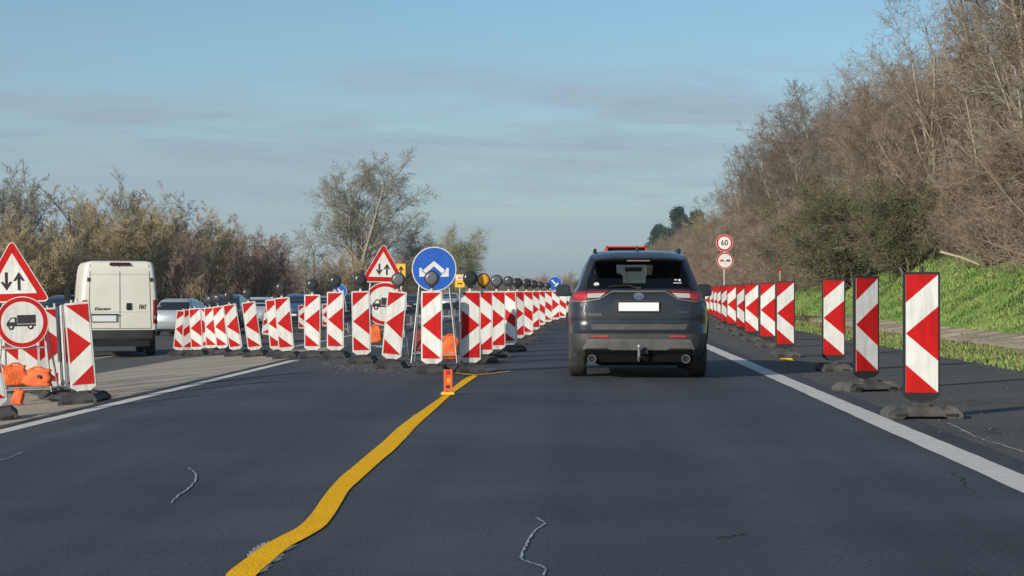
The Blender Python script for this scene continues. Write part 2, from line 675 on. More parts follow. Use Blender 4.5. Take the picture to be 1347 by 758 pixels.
# thick dust along the inner edge
# yellow temporary lane line (outline measured on the ground)
Lp = [(-10, 770), (5, 750), (60, 708), (110, 670), (170, 635), (235, 600), (280, 555), (312, 508), (345, 465), (380, 428), (420, 395), (470, 352), (520, 310),
      (560, 272), (600, 240), (650, 205), (720, 155), (760, 122), (790, 100), (822, 86)]
Rp = [(90, 770), (100, 758), (140, 722), (205, 668), (265, 634), (320, 600), (350, 565), (378, 520), (405, 475), (440, 442), (480, 405), (520, 369), (560, 335),
      (600, 292), (625, 265), (655, 236), (690, 205), (750, 150), (790, 121), (834, 90)]


def zp7(p):
    return gp(300 + p[0] / 2.543, 460 + p[1] / 2.543)


def smoothpts(P):
    out = []
    P = [P[0]] + P + [P[-1]]
    for i in range(1, len(P) - 2):
        for k in range(4):
            t = k / 4
            a, b, c, d = P[i - 1], P[i], P[i + 1], P[i + 2]
            out.append(0.5 * ((2 * b) + (c - a) * t + (2 * a - 5 * b + 4 * c - d) * t * t + (3 * b - a - 3 * c + d) * t ** 3))
    out.append(P[-2])
    return out


yl = smoothpts([zp7(p) for p in Lp])
yr = smoothpts([zp7(p) for p in Rp])
stripe('yellow_lane_line', yl, yr, M_yellow, 0.006)
# worn white paint showing from under the yellow tape
M_ghost = ground_mat('worn_white_paint', (0.45, 0.42, 0.37), (0.10, 0.10, 0.10), (0.22, 0.21, 0.2), 0.8, 9, 22, 0.3)
mb = MB()
for P_, side, spots in ((yl, -1, ((9, 14, 20), (56, 62, 10))), (yr, 1, ((5, 12, 20), (50, 55, 8)))):
    for i0, i1, cnt in spots:
        for _ in range(cnt):
            i = random.uniform(i0, min(i1, len(P_) - 3))
            a_ = P_[int(i)].lerp(P_[int(i) + 1], i % 1)
            dr = (P_[int(i) + 1] - P_[int(i)]).normalized()
            nr = Vector((dr.y, -dr.x, 0)) * side
            L_ = random.uniform(.08, .3)
            o_ = random.uniform(-.01, .022)
            w_ = random.uniform(.004, .014)
            p0 = a_ - nr * .02 - dr * L_ * .3
            p1 = a_ + nr * o_ + dr * L_ * random.uniform(.2, .6)
            zq = .002 + .0035 * (_ + .5) / cnt
            mb.add([(p0.x, p0.y, zq), (p0.x + nr.x * w_ * 2, p0.y + nr.y * w_ * 2, zq), (p1.x + nr.x * w_, p1.y + nr.y * w_, zq), (p1.x, p1.y, zq)], [(0, 1, 2, 3)], M_ghost)
tag(mb.build('worn_line'), kind='structure')
# grey stub of the old line past the yellow tape
a, b = gp(622, 492), gp(640, 486)
stripe('worn_line', [(a.x, a.y), (b.x, b.y)], [(a.x + .16, a.y), (b.x + .16, b.y)], M_steel_dull, 0.006)
# crossing strip of thin yellow tape
c0 = [gp(571, 491.5), gp(600, 492), gp(625, 494.5), gp(650, 492), gp(670, 489.5)]
stripe('yellow_tape_strip', [(p.x, p.y - 0.10) for p in c0], [(p.x, p.y + 0.06) for p in c0], M_yellow, 0.011)


def sealed_crack(pts, w):
    P = smoothpts([gp(*p) for p in pts])
    L, Rr = [], []
    for i, p in enumerate(P):
        q = P[min(i + 1, len(P) - 1)] - P[max(i - 1, 0)]
        nrm = Vector((-q.y, q.x, 0)).normalized()
        ww = w * random.uniform(0.4, 1.3)
        j = Vector((random.uniform(-1, 1), random.uniform(-1, 1), 0)) * w * 0.5
        L.append(p + nrm * ww / 2 + j)
        Rr.append(p - nrm * ww / 2 + j)
    return stripe('sealed_crack', L, Rr, mat('crack_filler', (0.30, 0.35, 0.38), 0.7, var=0.35, scale=14), 0.005)


sealed_crack([(248, 618), (256, 624), (258, 632), (252, 641), (247, 646), (237, 653), (231, 659), (225, 665)], 0.011)
sealed_crack([(704, 682), (710, 684), (716, 690), (708, 696), (700, 703), (694, 714), (689, 724), (686, 735), (695, 741), (708, 744), (717, 750), (714, 758)], 0.011)
sealed_crack([(0, 609), (10, 606), (20, 602), (30, 598)], 0.012)
sealed_crack([(1248, 556), (1268, 566), (1290, 576), (1318, 584), (1347, 594)], 0.02)

M_oil = mat('dark_crack', (0.018, 0.018, 0.02), 0.9)


def hairline(x0, y0, x1, y1, w, m, dz=0.003):
    n_ = 14
    L_, R_ = [], []
    for i in range(n_ + 1):
        t_ = i / n_
        q_ = Vector((x0 + (x1 - x0) * t_, y0 + (y1 - y0) * t_, 0)) + Vector((random.uniform(-1, 1), random.uniform(-1, 1), 0)) * .03
        nr_ = Vector((-(y1 - y0), x1 - x0, 0)).normalized() * w * random.uniform(.2, 1)
        L_.append(q_ + nr_)
        R_.append(q_ - nr_)
    return stripe('crack', L_, R_, m, dz)


for c_ in ((.62, 8.35, .78, 8.5, .008), (3.0, 17.3, 6.2, 17.9, .012),
           (3.0, 24.5, 6.2, 24.9, .02), (3.0, 33.2, 6.2, 33.1, .02), (-3.9, 12.2, -3.2, 13.0, .006), (2.2, 10.3, 2.35, 11.6, .006)):
    hairline(*c_[:4], c_[4], M_oil)

# gutter of flat stones beside the shoulder
mb = MB()
y = 14.0
while y < 66:
    L = random.uniform(0.45, 0.6)
    for x0, x1 in ((8.3, 8.78), (8.80, 9.28)):
        z0, z1 = tz(x0), tz(x1)
        j = random.uniform(-0.015, 0.025)
        rot = Matrix.Rotation(-math.atan2(z1 - z0, x1 - x0), 3, 'Y') @ Matrix.Rotation(random.uniform(-.06, .06), 3, 'X')
        if random.random() < .05:
            continue
        mb.box(((x0 + x1) / 2, y + L / 2, (z0 + z1) / 2 + 0.02 + j), (x1 - x0, L - 0.02, 0.09), M_gutter, rot)
    y += L
tag(mb.build('gutter', bevel=0), kind='structure')

# ------------------------------------------------------------------ grass and loose stones (nobody could count them)


def grass_obj(name, n, region, m, hmin, hmax, seed, keep=None, w=0.012):
    rg = np.random.default_rng(seed)
    x0, x1, y0, y1 = region
    u = rg.random(n * 2)
    yy = y0 * (y1 / y0) ** u                 # denser nearby
    xx = x0 + (x1 - x0) * rg.random(n * 2)
    cl = np.sin(xx * 5.1 + np.sin(yy * 3.3)) * np.sin(yy * 4.3 + np.sin(xx * 2.9)) + rg.normal(0, .5, n * 2)
    ok = cl > -0.35
    if keep is not None:
        ok &= keep(xx, yy)
    xx, yy = xx[ok][:n], yy[ok][:n]
    n = len(xx)
    zz = np.array([tz(a) + bump_z(a, b) - 0.01 for a, b in zip(xx, yy)])
    h = rg.uniform(hmin, hmax, n) * (0.7 + 0.5 * np.abs(np.sin(xx * 2.2 + yy * 1.3)))
    an = rg.uniform(0, 6.283, n)
    ww = w * (1 + yy / 35)
    le = rg.normal(0, .35, (n, 2)) * h[:, None]
    v = np.zeros((n, 3, 3))
    v[:, 0] = np.stack([xx - np.cos(an) * ww, yy - np.sin(an) * ww, zz], 1)
    v[:, 1] = np.stack([xx + np.cos(an) * ww, yy + np.sin(an) * ww, zz], 1)
    v[:, 2] = np.stack([xx + le[:, 0], yy + le[:, 1], zz + h], 1)
    f = np.arange(n * 3).reshape(n, 3)
    return tag(fast_mesh(name, v.reshape(-1, 3), f, m), kind='stuff')


M_grass = mat('grass_green', (0.12, 0.22, 0.05), 0.8, color2=(0.27, 0.35, 0.11), scale=0.9, spec=0.2)
M_straw = mat('grass_dry', (0.22, 0.18, 0.09), 0.9, color2=(0.14, 0.11, 0.06), scale=1.2, spec=0.1)
tag(grass_obj('grass', 210000, (9.3, 14.5, 25, 95), M_grass, 0.04, 0.13, 1), 'short bright green grass covering the bank under the trees', 'grass')
tag(grass_obj('grass', 22000, (6.2, 8.0, 15, 120), M_grass, 0.03, 0.08, 2), 'thin green grass strip between shoulder and stone gutter', 'grass')
tag(grass_obj('grass', 26000, (6.2, 14.6, 15, 120), M_straw, 0.03, 0.10, 3, keep=lambda x, y: (x < 8.1) | (x > 12.2) | (np.sin(x * 3 + y) > .6)),
    'dry straw coloured grass along shoulder edge and bank top', 'grass')
tag(grass_obj('grass', 40000, (-45, -23, 45, 220), M_straw, 0.1, 0.4, 4, w=0.02), 'dry grass on the far verge beneath the left trees', 'grass')


def stones(name, n, sampler, size, m, label):
    rg = random.Random(n)
    V, Fc = [], []
    for i in range(n):
        x, y = sampler(rg)
        s = rg.uniform(*size)
        z = tz(x) + s * 0.25
        o = len(V)
        pts = [(1, 0, 0), (-1, 0, 0), (0, 1, 0), (0, -1, 0), (0, 0, 1), (0, 0, -1)]
        a = rg.uniform(0, 3)
        for p in pts:
            k = s * rg.uniform(.6, 1.1)
            V.append((x + (p[0] * math.cos(a) - p[1] * math.sin(a)) * k, y + (p[0] * math.sin(a) + p[1] * math.cos(a)) * k, z + p[2] * k * .6))
        for t in ((0, 2, 4), (2, 1, 4), (1, 3, 4), (3, 0, 4), (2, 0, 5), (1, 2, 5), (3, 1, 5), (0, 3, 5)):
            Fc.append(tuple(q + o for q in t))
    return tag(fast_mesh(name, np.array(V), np.array(Fc), m), label, 'gravel', kind='stuff')


M_stone = mat('loose_stone', (0.07, 0.068, 0.065), 0.9, color2=(0.17, 0.16, 0.14), scale=20)


def s_left(rg):
    px = rg.triangular(380, 640, 520)
    py = rg.gauss(480, 6)
    p = gp(px, max(467, py))
    return p.x, p.y


def s_right(rg):
    y = rg.uniform(13, 60)
    return rg.choice((rg.gauss(3.4, .35), rg.uniform(3, 6.2), rg.gauss(6.1, .15))), y


stones('gravel', 2200, s_left, (0.005, 0.02), M_stone, 'loose dark chippings strewn around the feet of the median beacons')
stones('gravel', 1500, s_right, (0.004, 0.016), M_stone, 'scattered small stones on the right shoulder around the beacons')

# ------------------------------------------------------------------ trees


def seg_mesh(segs, k):
    A = np.array([s[0] for s in segs]); B = np.array([s[1] for s in segs])
    r0 = np.array([s[2] for s in segs]); r1 = np.array([s[3] for s in segs])
    d = B - A
    L = np.linalg.norm(d, axis=1, keepdims=True) + 1e-9
    d = d / L
    ref = np.where(np.abs(d[:, 2:3]) > 0.8, np.array([[1., 0, 0]]), np.array([[0, 0, 1.]]))
    u = np.cross(d, ref); u /= np.linalg.norm(u, axis=1, keepdims=True)
    w = np.cross(d, u)
    n = len(A)
    v = np.zeros((n, 2 * k, 3))
    for i in range(k):
        t = 2 * math.pi * i / k
        off = u * math.cos(t) + w * math.sin(t)
        v[:, i] = A + off * r0[:, None]
        v[:, k + i] = B + off * r1[:, None]
    f = []
    base = (np.arange(n) * 2 * k)[:, None]
    for i in range(k):
        j = (i + 1) % k
        f.append(base + np.array([[i, j, k + j, k + i]]))
    return v.reshape(-1, 3), np.concatenate(f, 0)


def grow(seed, H, stems=1, spread=0.25, kids=(10, 9, 7, 5), ang=(40, 45, 50, 50), ratio=(0.45, 0.42, 0.5, 0.5),
         up=0.25, start=0.25, r0=0.12, wander=0.16, twig_r=0.007, bias=(0, 0)):
    rg = random.Random(seed)
    thick, thin, tips = [], [], []
    V3 = Vector

    def branch(p, d, L, r, lev):
        ns = (7, 5, 3, 2, 1)[lev]
        sl = L / ns
        pts = [p]
        dirs = [d]
        for i in range(ns):
            wv = wander * (1.0 if lev else 0.5)
            d = (d + V3((rg.gauss(0, wv), rg.gauss(0, wv), rg.gauss(0, wv) + up * (0.18 if lev else 0.1)))).normalized()
            p = p + d * sl
            pts.append(p)
            dirs.append(d)
        rend = r * 0.35
        for i in range(ns):
            ra = r + (rend - r) * i / ns
            rb = r + (rend - r) * (i + 1) / ns
            (thick if ra > 0.028 else thin).append((tuple(pts[i]), tuple(pts[i + 1]), max(ra, twig_r), max(rb, twig_r * .8)))
        if lev >= 3:
            tips.append((tuple(pts[-1]), tuple(d)))
        if lev >= len(kids):
            return
        for j in range(kids[lev]):
            t = start + (1 - start) * (j + rg.random()) / kids[lev] if lev == 0 else 0.12 + 0.88 * (j + rg.random()) / kids[lev]
            t = min(t, 0.999)
            i = int(t * ns)
            q = pts[i].lerp(pts[i + 1], t * ns - i)
            dd = dirs[i + 1]
            a = R(rg.gauss(ang[lev], 10))
            perp = dd.orthogonal().normalized()
            perp.rotate(Matrix.Rotation(rg.uniform(0, 6.283), 3, dd))
            if lev <= 1:
                perp = (perp + V3((bias[0], bias[1], 0))).normalized()
            nd = (dd * math.cos(a) + perp * math.sin(a)).normalized()
            branch(q, nd, L * ratio[lev] * rg.uniform(0.6, 1.2) * (1.25 - 0.55 * t), max(r * (1 - t * 0.6) * 0.5, twig_r), lev + 1)
    for s in range(stems):
        a = 6.283 * s / stems + rg.random()
        lean = spread * rg.uniform(0.3, 1.0) if stems > 1 else spread * 0.15
        d = V3((math.cos(a) * lean, math.sin(a) * lean, 1)).normalized()
        branch(V3((math.cos(a) * .15 * (stems > 1), math.sin(a) * .15 * (stems > 1), -0.4)), d, H * rg.uniform(0.72, 0.95), r0 * rg.uniform(.75, 1.1), 0)
    return thick, thin, tips


def leaf_cards(tips, n, size, spread, seed):
    rg = np.random.default_rng(seed)
    T = np.array([t[0] for t in tips])
    idx = rg.integers(0, len(T), n)
    c = T[idx] + rg.normal(0, spread, (n, 3))
    a = rg.normal(0, 1, (n, 3)); a /= np.linalg.norm(a, axis=1, keepdims=True)
    b = rg.normal(0, 1, (n, 3)); b = np.cross(a, b); b /= np.linalg.norm(b, axis=1, keepdims=True)
    s = (size * rg.uniform(.5, 1.3, n))[:, None]
    v = np.stack([c - a * s, c + b * s * .5, c + a * s, c - b * s * .5], 1)
    return v.reshape(-1, 3), np.arange(n * 4).reshape(n, 4)


def make_tree(name, seed, H, twig_mat, bark=M_bark, leaves=None, **kw):
    root = empty(name)
    th, tn, tips = grow(seed, H, **kw)
    v, f = seg_mesh(th, 6)
    fast_mesh('trunk', v, f, bark, root, True)
    v, f = seg_mesh(tn, 3)
    if leaves:
        m, n, size, spread = leaves
        cr = fast_mesh('crown', v, f, twig_mat, root)
        v2, f2 = leaf_cards(tips, n, size, spread, seed)
        fast_mesh('foliage', v2, f2, m, cr)
    else:
        fast_mesh('crown', v, f, twig_mat, root)
    return root


tw_brown = mat('twigs_brown', (0.20, 0.155, 0.115), 0.9, color2=(0.37, 0.295, 0.23), scale=1.1, spec=0.1)
tw_dark = mat('twigs_dark', (0.13, 0.105, 0.08), 0.9, color2=(0.24, 0.20, 0.15), scale=1.1, spec=0.1)
tw_gold = mat('twigs_gold', (0.37, 0.29, 0.16), 0.9, color2=(0.52, 0.43, 0.28), scale=0.9, spec=0.1)
tw_red = mat('twigs_reddish', (0.28, 0.20, 0.155), 0.9, color2=(0.40, 0.31, 0.25), scale=0.9, spec=0.1)
tw_pale = mat('twigs_pale', (0.27, 0.245, 0.19), 0.9, color2=(0.36, 0.34, 0.27), scale=0.9, spec=0.1)
lf_bud = mat('young_leaves', (0.19, 0.205, 0.09), 0.8, color2=(0.27, 0.28, 0.14), scale=1.0, spec=0.1)
lf_green = mat('bush_leaves', (0.08, 0.11, 0.035), 0.8, color2=(0.14, 0.16, 0.06), scale=1.0, spec=0.1)
lf_pine = mat('pine_needles', (0.018, 0.045, 0.022), 0.8, color2=(0.035, 0.07, 0.03), scale=1.0, spec=0.1)
lf_olive = mat('catkins_olive', (0.32, 0.26, 0.11), 0.8, color2=(0.40, 0.32, 0.15), scale=1.0, spec=0.1)

PROTO = {}
USED = set()


def proto(key, *a, **kw):
    PROTO[key] = make_tree(*a, **kw)
    PROTO[key]['proto_h'] = kw.get('H', a[2])


proto('b1', 'bare_tree', 11, 12.0, tw_brown, M_bark_pale, wander=.09, stems=4, spread=0.33, ang=(32, 40, 48, 50), kids=(12, 9, 7, 4), start=0.08, twig_r=0.007)
proto('b2', 'bare_tree', 23, 12.0, tw_brown, M_bark_pale, wander=.08, stems=5, spread=0.26, ang=(28, 38, 45, 50), kids=(13, 9, 7, 4), start=0.1, twig_r=0.008)
proto('b3', 'bare_tree', 35, 12.0, tw_dark, stems=5, spread=0.45, kids=(11, 9, 7, 4), start=0.05, twig_r=0.008)
proto('sh', 'bare_shrub', 41, 5.0, tw_brown, stems=8, spread=0.7, kids=(10, 8, 6, 4), start=0.02, r0=0.045, twig_r=0.006, ratio=(.5, .5, .5, .5))
proto('tall', 'tall_bare_tree', 52, 15.0, tw_pale, M_bark_pale, stems=4, spread=0.30, kids=(13, 8, 6, 4), ang=(30, 38, 45, 50), start=0.3, r0=0.13, twig_r=0.008,
      wander=.08, ratio=(.30, .45, .5, .5))
proto('sapling', 'sapling', 57, 9.0, tw_pale, M_bark_pale, stems=3, spread=0.5, kids=(9, 5, 4), ang=(35, 40, 45), start=0.35, r0=0.075, wander=.07,
      ratio=(.3, .45, .5), twig_r=0.008, up=0.1)
proto('pop', 'poplar', 60, 9.0, tw_pale, M_bark_pale, stems=3, spread=0.12, kids=(20, 8, 5, 3), ang=(22, 28, 35, 40), up=0.5, start=0.12, r0=0.09,
      ratio=(.34, .42, .5, .5), twig_r=0.010, wander=.06)
proto('gold', 'budding_tree', 71, 6.5, tw_gold, leaves=(lf_olive, 3500, 0.03, 0.15), wander=.09, up=.5, ang=(26, 34, 42, 50), stems=6, spread=0.32, kids=(11, 7, 6, 4), start=0.06, r0=0.07, twig_r=0.010)
proto('red', 'bare_tree', 83, 6.5, tw_red, wander=.09, up=.45, ang=(28, 35, 42, 50), stems=6, spread=0.34, kids=(11, 7, 6, 4), start=0.06, r0=0.07, twig_r=0.010)
proto('grey', 'bare_tree', 91, 9.0, tw_pale, stems=2, spread=0.4, kids=(11, 8, 6, 4), ang=(55, 50, 50, 50), start=0.2, r0=0.15, twig_r=0.011, wander=.25)
proto('big', 'leafing_tree', 101, 15.0, tw_pale, M_bark_pale, leaves=(lf_bud, 7000, 0.06, 0.3), wander=.12, stems=4, spread=0.3, kids=(13, 9, 7, 4), ang=(40, 42, 45, 50),
      start=0.2, r0=0.22, twig_r=0.014)
proto('bud', 'leafing_tree', 113, 10.0, tw_gold, leaves=(lf_bud, 26000, 0.07, 0.4), stems=4, spread=0.4, kids=(11, 8, 6, 4), start=0.1, r0=0.12, twig_r=0.016)
proto('bush', 'green_bush', 127, 4.2, tw_dark, leaves=(lf_green, 26000, 0.035, 0.12), stems=9, spread=0.55, kids=(10, 7, 6, 4), start=0.03, r0=0.05, twig_r=0.006,
      ratio=(.42, .5, .5, .5))


def make_pine():
    root = empty('pine_tree')
    rg = random.Random(5)
    segs, tips = [], []
    for i in range(10):
        segs.append(((0, 0, i * 1.1 - .4), (0, 0, i * 1.1 + .75), .2 - i * .017, .19 - i * .017))
    v, f = seg_mesh(segs, 6)
    fast_mesh('trunk', v, f, M_bark, root, True)
    s2 = []
    for i in range(90):
        t = rg.random() ** .8
        z = 3.2 + t * 7.6
        L = (1 - t) * 3.3 + .5
        a = rg.uniform(0, 6.283)
        for k in range(5):
            p = (math.cos(a) * L * k / 5, math.sin(a) * L * k / 5, z + .25 * k * .3)
            q = (math.cos(a) * L * (k + 1) / 5, math.sin(a) * L * (k + 1) / 5, z + .25 * (k + 1) * .3)
            s2.append((p, q, .02, .015))
            if k:
                tips += [(q, (0, 0, 1))] * 2
    v, f = seg_mesh(s2, 3)
    cr = fast_mesh('crown', v, f, M_bark, root)
    v, f = leaf_cards(tips, 22000, .16, .26, 9)
    fast_mesh('foliage', v, f, lf_pine, cr)
    root['proto_h'] = 11.0
    return root


PROTO['pine'] = make_pine()


def place_tree(key, x, y, h, label, group, cat='tree', rz=None, sxy=None):
    p = PROTO[key]
    ph = p['proto_h']
    if key in USED:
        o = copy_tree(p)
    else:
        o = p
        USED.add(key)
    s = h / ph
    sx = (sxy or 1.0) * s
    o.location = (x, y, tz(x) + bump_z(x, y))
    o.scale = (sx, sx, s)
    o.rotation_euler = (0, 0, random.uniform(0, 6.283) if rz is None else rz)
    tag(o, label, cat, group)
    return o


rt = random.Random(21)
# right bank, a thick wood along the road
G = 'bare trees in the wood on the right bank'
LB = 'bare brown twiggy tree standing in the dense wood on the right bank'
y = 47.0
i = 0
y = 50.0
while y < 520:
    for row, (xa, ha) in enumerate(((14.2, 9.4), (18.0, 12.0), (23.5, 12.5))):
        if row == 2 and y > 260:
            continue
        if row == 0 and rt.random() < .12:
            continue
        h = float(np.interp(y, [47, 62, 75, 88, 105, 124, 145, 158, 200, 500], [15.0, 12.8, 8.8, 7.6, 8.4, 12.2, 10.8, 7.6, 7.2, 8.5]))
        h *= rt.uniform(.9, 1.1) * (.82, 1.0, 1.0)[row]
        place_tree(rt.choice(['b1', 'b2', 'b3', 'b3'] if row == 0 else ['b1', 'b2', 'b3']), xa + (1.8 if y < 63 else 0) + rt.uniform(-.8, .8), y + row * 2.6 + rt.uniform(-1.2, 1.2), h, LB, G, sxy=rt.uniform(.95, 1.2))
    i += 1
    y += 5.2 + y * 0.012
place_tree('tall', 15.6, 61, 15.5, 'tall pale trunked bare tree at the right edge, highest in the wood', None, rz=0.4)
place_tree('tall', 15.6, 68, 13.5, 'tall bare tree with forking pale stems just behind the highest one', None, rz=2.4)
place_tree('tall', 17.0, 86, 11, 'tall bare tree leaning over the brown wood at upper right', None, rz=4.0)
for k_ in range(26):
    yy_ = 52 + k_ * 4.3 + rt.uniform(-1, 1)
    o_ = place_tree('sapling', 13.6 + rt.uniform(-.3, 1.6), yy_, rt.uniform(7.5, 10.5) * (1.0 if yy_ < 70 or yy_ > 105 else .8),
                    'slender pale leafless sapling leaning among the darker bank trees', 'pale saplings at the edge of the right wood', 'tree')
y = 38.0
while y < 230:
    place_tree('sh', (13.0 if y < 72 else 11.0) + rt.uniform(-.4, 1.0), y, rt.uniform(3.4, 5.2), 'low brown leafless shrub at the top of the grassy bank',
               'leafless shrubs along the bank', 'shrub', sxy=rt.uniform(.95, 1.3))
    y += rt.uniform(2.3, 3.6) + y * .008
place_tree('bush', 11.0, 74, 4.6, 'rounded bush just coming into green leaf behind the right beacons', None, 'bush', sxy=1.25)
place_tree('bush', 11.9, 66, 3.6, 'smaller green bush at the foot of the wood, right of the larger one', None, 'bush', sxy=1.2)
place_tree('bush', 11.6, 83, 3.8, 'green bush furthest from the camera in the group of three', None, 'bush', sxy=1.1)
place_tree('pine', 30.0, 560, 22.5, 'dark green pine crown rising over the far end of the brown wood', None, rz=1)
place_tree('pine', lat(866, 590), 590, 18.5, 'smaller dark pine directly left of the pine crown above the wood', None, rz=2)
place_tree('pine', lat(917, 520), 520, 19.5, 'small dark pine top right of the large pine crown', None, rz=3)
place_tree('bud', 12.2, 170, 6.0, 'pale yellowish budding tree beyond the speed limit sign', None)

# left verge
GL = 'trees on the far verge left of the road'
left = [  # px centre, top y, kind, depth
    (-20, 240, 'grey', 86), (8, 236, 'pop', 92), (30, 238, 'pop', 96), (62, 238, 'grey', 88), (45, 300, 'gold', 84), (95, 275, 'gold', 98),
    (118, 262, 'pop', 112), (140, 275, 'gold', 104), (168, 250, 'pop', 118), (182, 285, 'gold', 108), (205, 282, 'gold', 122),
    (240, 262, 'grey', 128), (222, 300, 'red', 116), (265, 300, 'gold', 132), (285, 305, 'red', 138), (310, 298, 'pop', 150), (330, 300, 'red', 142),
    (345, 312, 'red', 150), (402, 306, 'grey', 190), (385, 345, 'red', 200), (425, 345, 'red', 205), (450, 335, 'gold', 215),
    (548, 320, 'bud', 240), (470, 340, 'red', 220), (520, 335, 'red', 230), (372, 350, 'red', 180), (560, 348, 'red', 260)]
for (px, ty, k, d) in left:
    x = lat(px, d)
    h = (CAMH + (383 - ty) * d / F - tz(x)) * 1.06
    words = {'grey': 'dark bare tree with spreading crooked limbs among the left verge trees',
             'pop': 'slender upright pale poplar rising above the left verge trees',
             'gold': 'golden brown budding tree in the hedge along the left verge',
             'red': 'reddish brown leafless tree in the hedge along the left verge',
             'bud': 'greenish leafing tree joined to the right of the big pale tree'}[k]
    place_tree(k, x, d, h, words, GL if k != 'bud' else None, sxy=rt.uniform(.95, 1.2) * (1.1 if k != 'pop' else 1))
# hedge that closes the gaps
for i in range(46):
    px = -30 + i * 13 + rt.uniform(-5, 5)
    d = 84 + max(0, px) * .33 + rt.uniform(-4, 8)
    x = lat(px, d)
    place_tree('sh', x, d, rt.uniform(2.8, 4.4), 'low brown leafless shrub in the hedge behind the opposite carriageway',
               'hedge shrubs behind the opposite carriageway', 'shrub', sxy=1.25)
x = lat(474, 235)
place_tree('big', x, 235, 16.6, 'big pale spreading tree coming into leaf, tallest on the left', None, rz=0.8, sxy=1.22)
x = lat(605, 350)
place_tree('bud', x, 350, 12.4, 'rounded olive green tree standing alone beyond the blue sign', None, rz=0.5, sxy=1.15)
for i in range(26):
    px = 575 + i * 8 + rt.uniform(-3, 3)
    d = rt.uniform(420, 760)
    x = lat(px, d)
    if -7 < x < 6:
        d = 900
    h = CAMH + rt.uniform(13, 24) * d / F
    place_tree(rt.choice(['red', 'gold', 'red']), lat(px, d), d, h, 'distant hazy bare tree near the end of the road', 'distant trees at the road end', sxy=1.6)

# fallen branch on the bank
pb = [Vector((12.9, 64, 2.25)), Vector((12.95, 62.5, 2.3)), Vector((13.4, 61.2, 2.2)), Vector((14.1, 60, 1.9))]
mb = MB()
P = [Vector((lat(1237, 52), 52, 2.24)), Vector((lat(1250, 52), 51.8, 2.15)), Vector((lat(1264, 52), 51.6, 2.05)), Vector((lat(1281, 52), 51.3, 1.86))]
for k, (a, b) in enumerate(zip(P[:-1], P[1:])):
    mb.tube(a, b, 0.042 - .007 * k, mat('dead_wood', (0.40, 0.33, 0.23), .9), 7, 0.035 - .007 * k)
tag(mb.build('fallen_branch', smooth=60), 'pale broken branch sticking out of the brush above the grassy bank', 'branch')

# ------------------------------------------------------------------ beacons (traffic guide panels)
PW, PH = 0.29, 1.0


def red_polys(kind):
    if kind == 'left':
        return [[(0, 1), (0, .765), (1, 1)], [(0, .5), (1, .27), (1, .73)], [(0, .235), (0, 0), (1, 0)]]
    if kind == 'right':
        return [[(1, 1), (0, 1), (1, .765)], [(1, .5), (0, .73), (0, .27)], [(1, .235), (0, 0), (1, 0)]]
    if kind == 'slash':      # bands rising to the right
        return [[(0, 1), (0, .79), (1, 1)], [(0, .48), (1, .71), (1, .5), (0, .27)], [(0, 0), (1, 0), (1, .21)]]
    return [[(0, 1), (1, .79), (1, 1)], [(0, .71), (0, .48), (1, .27), (1, .5)], [(0, .21), (0, 0), (1, 0)]]


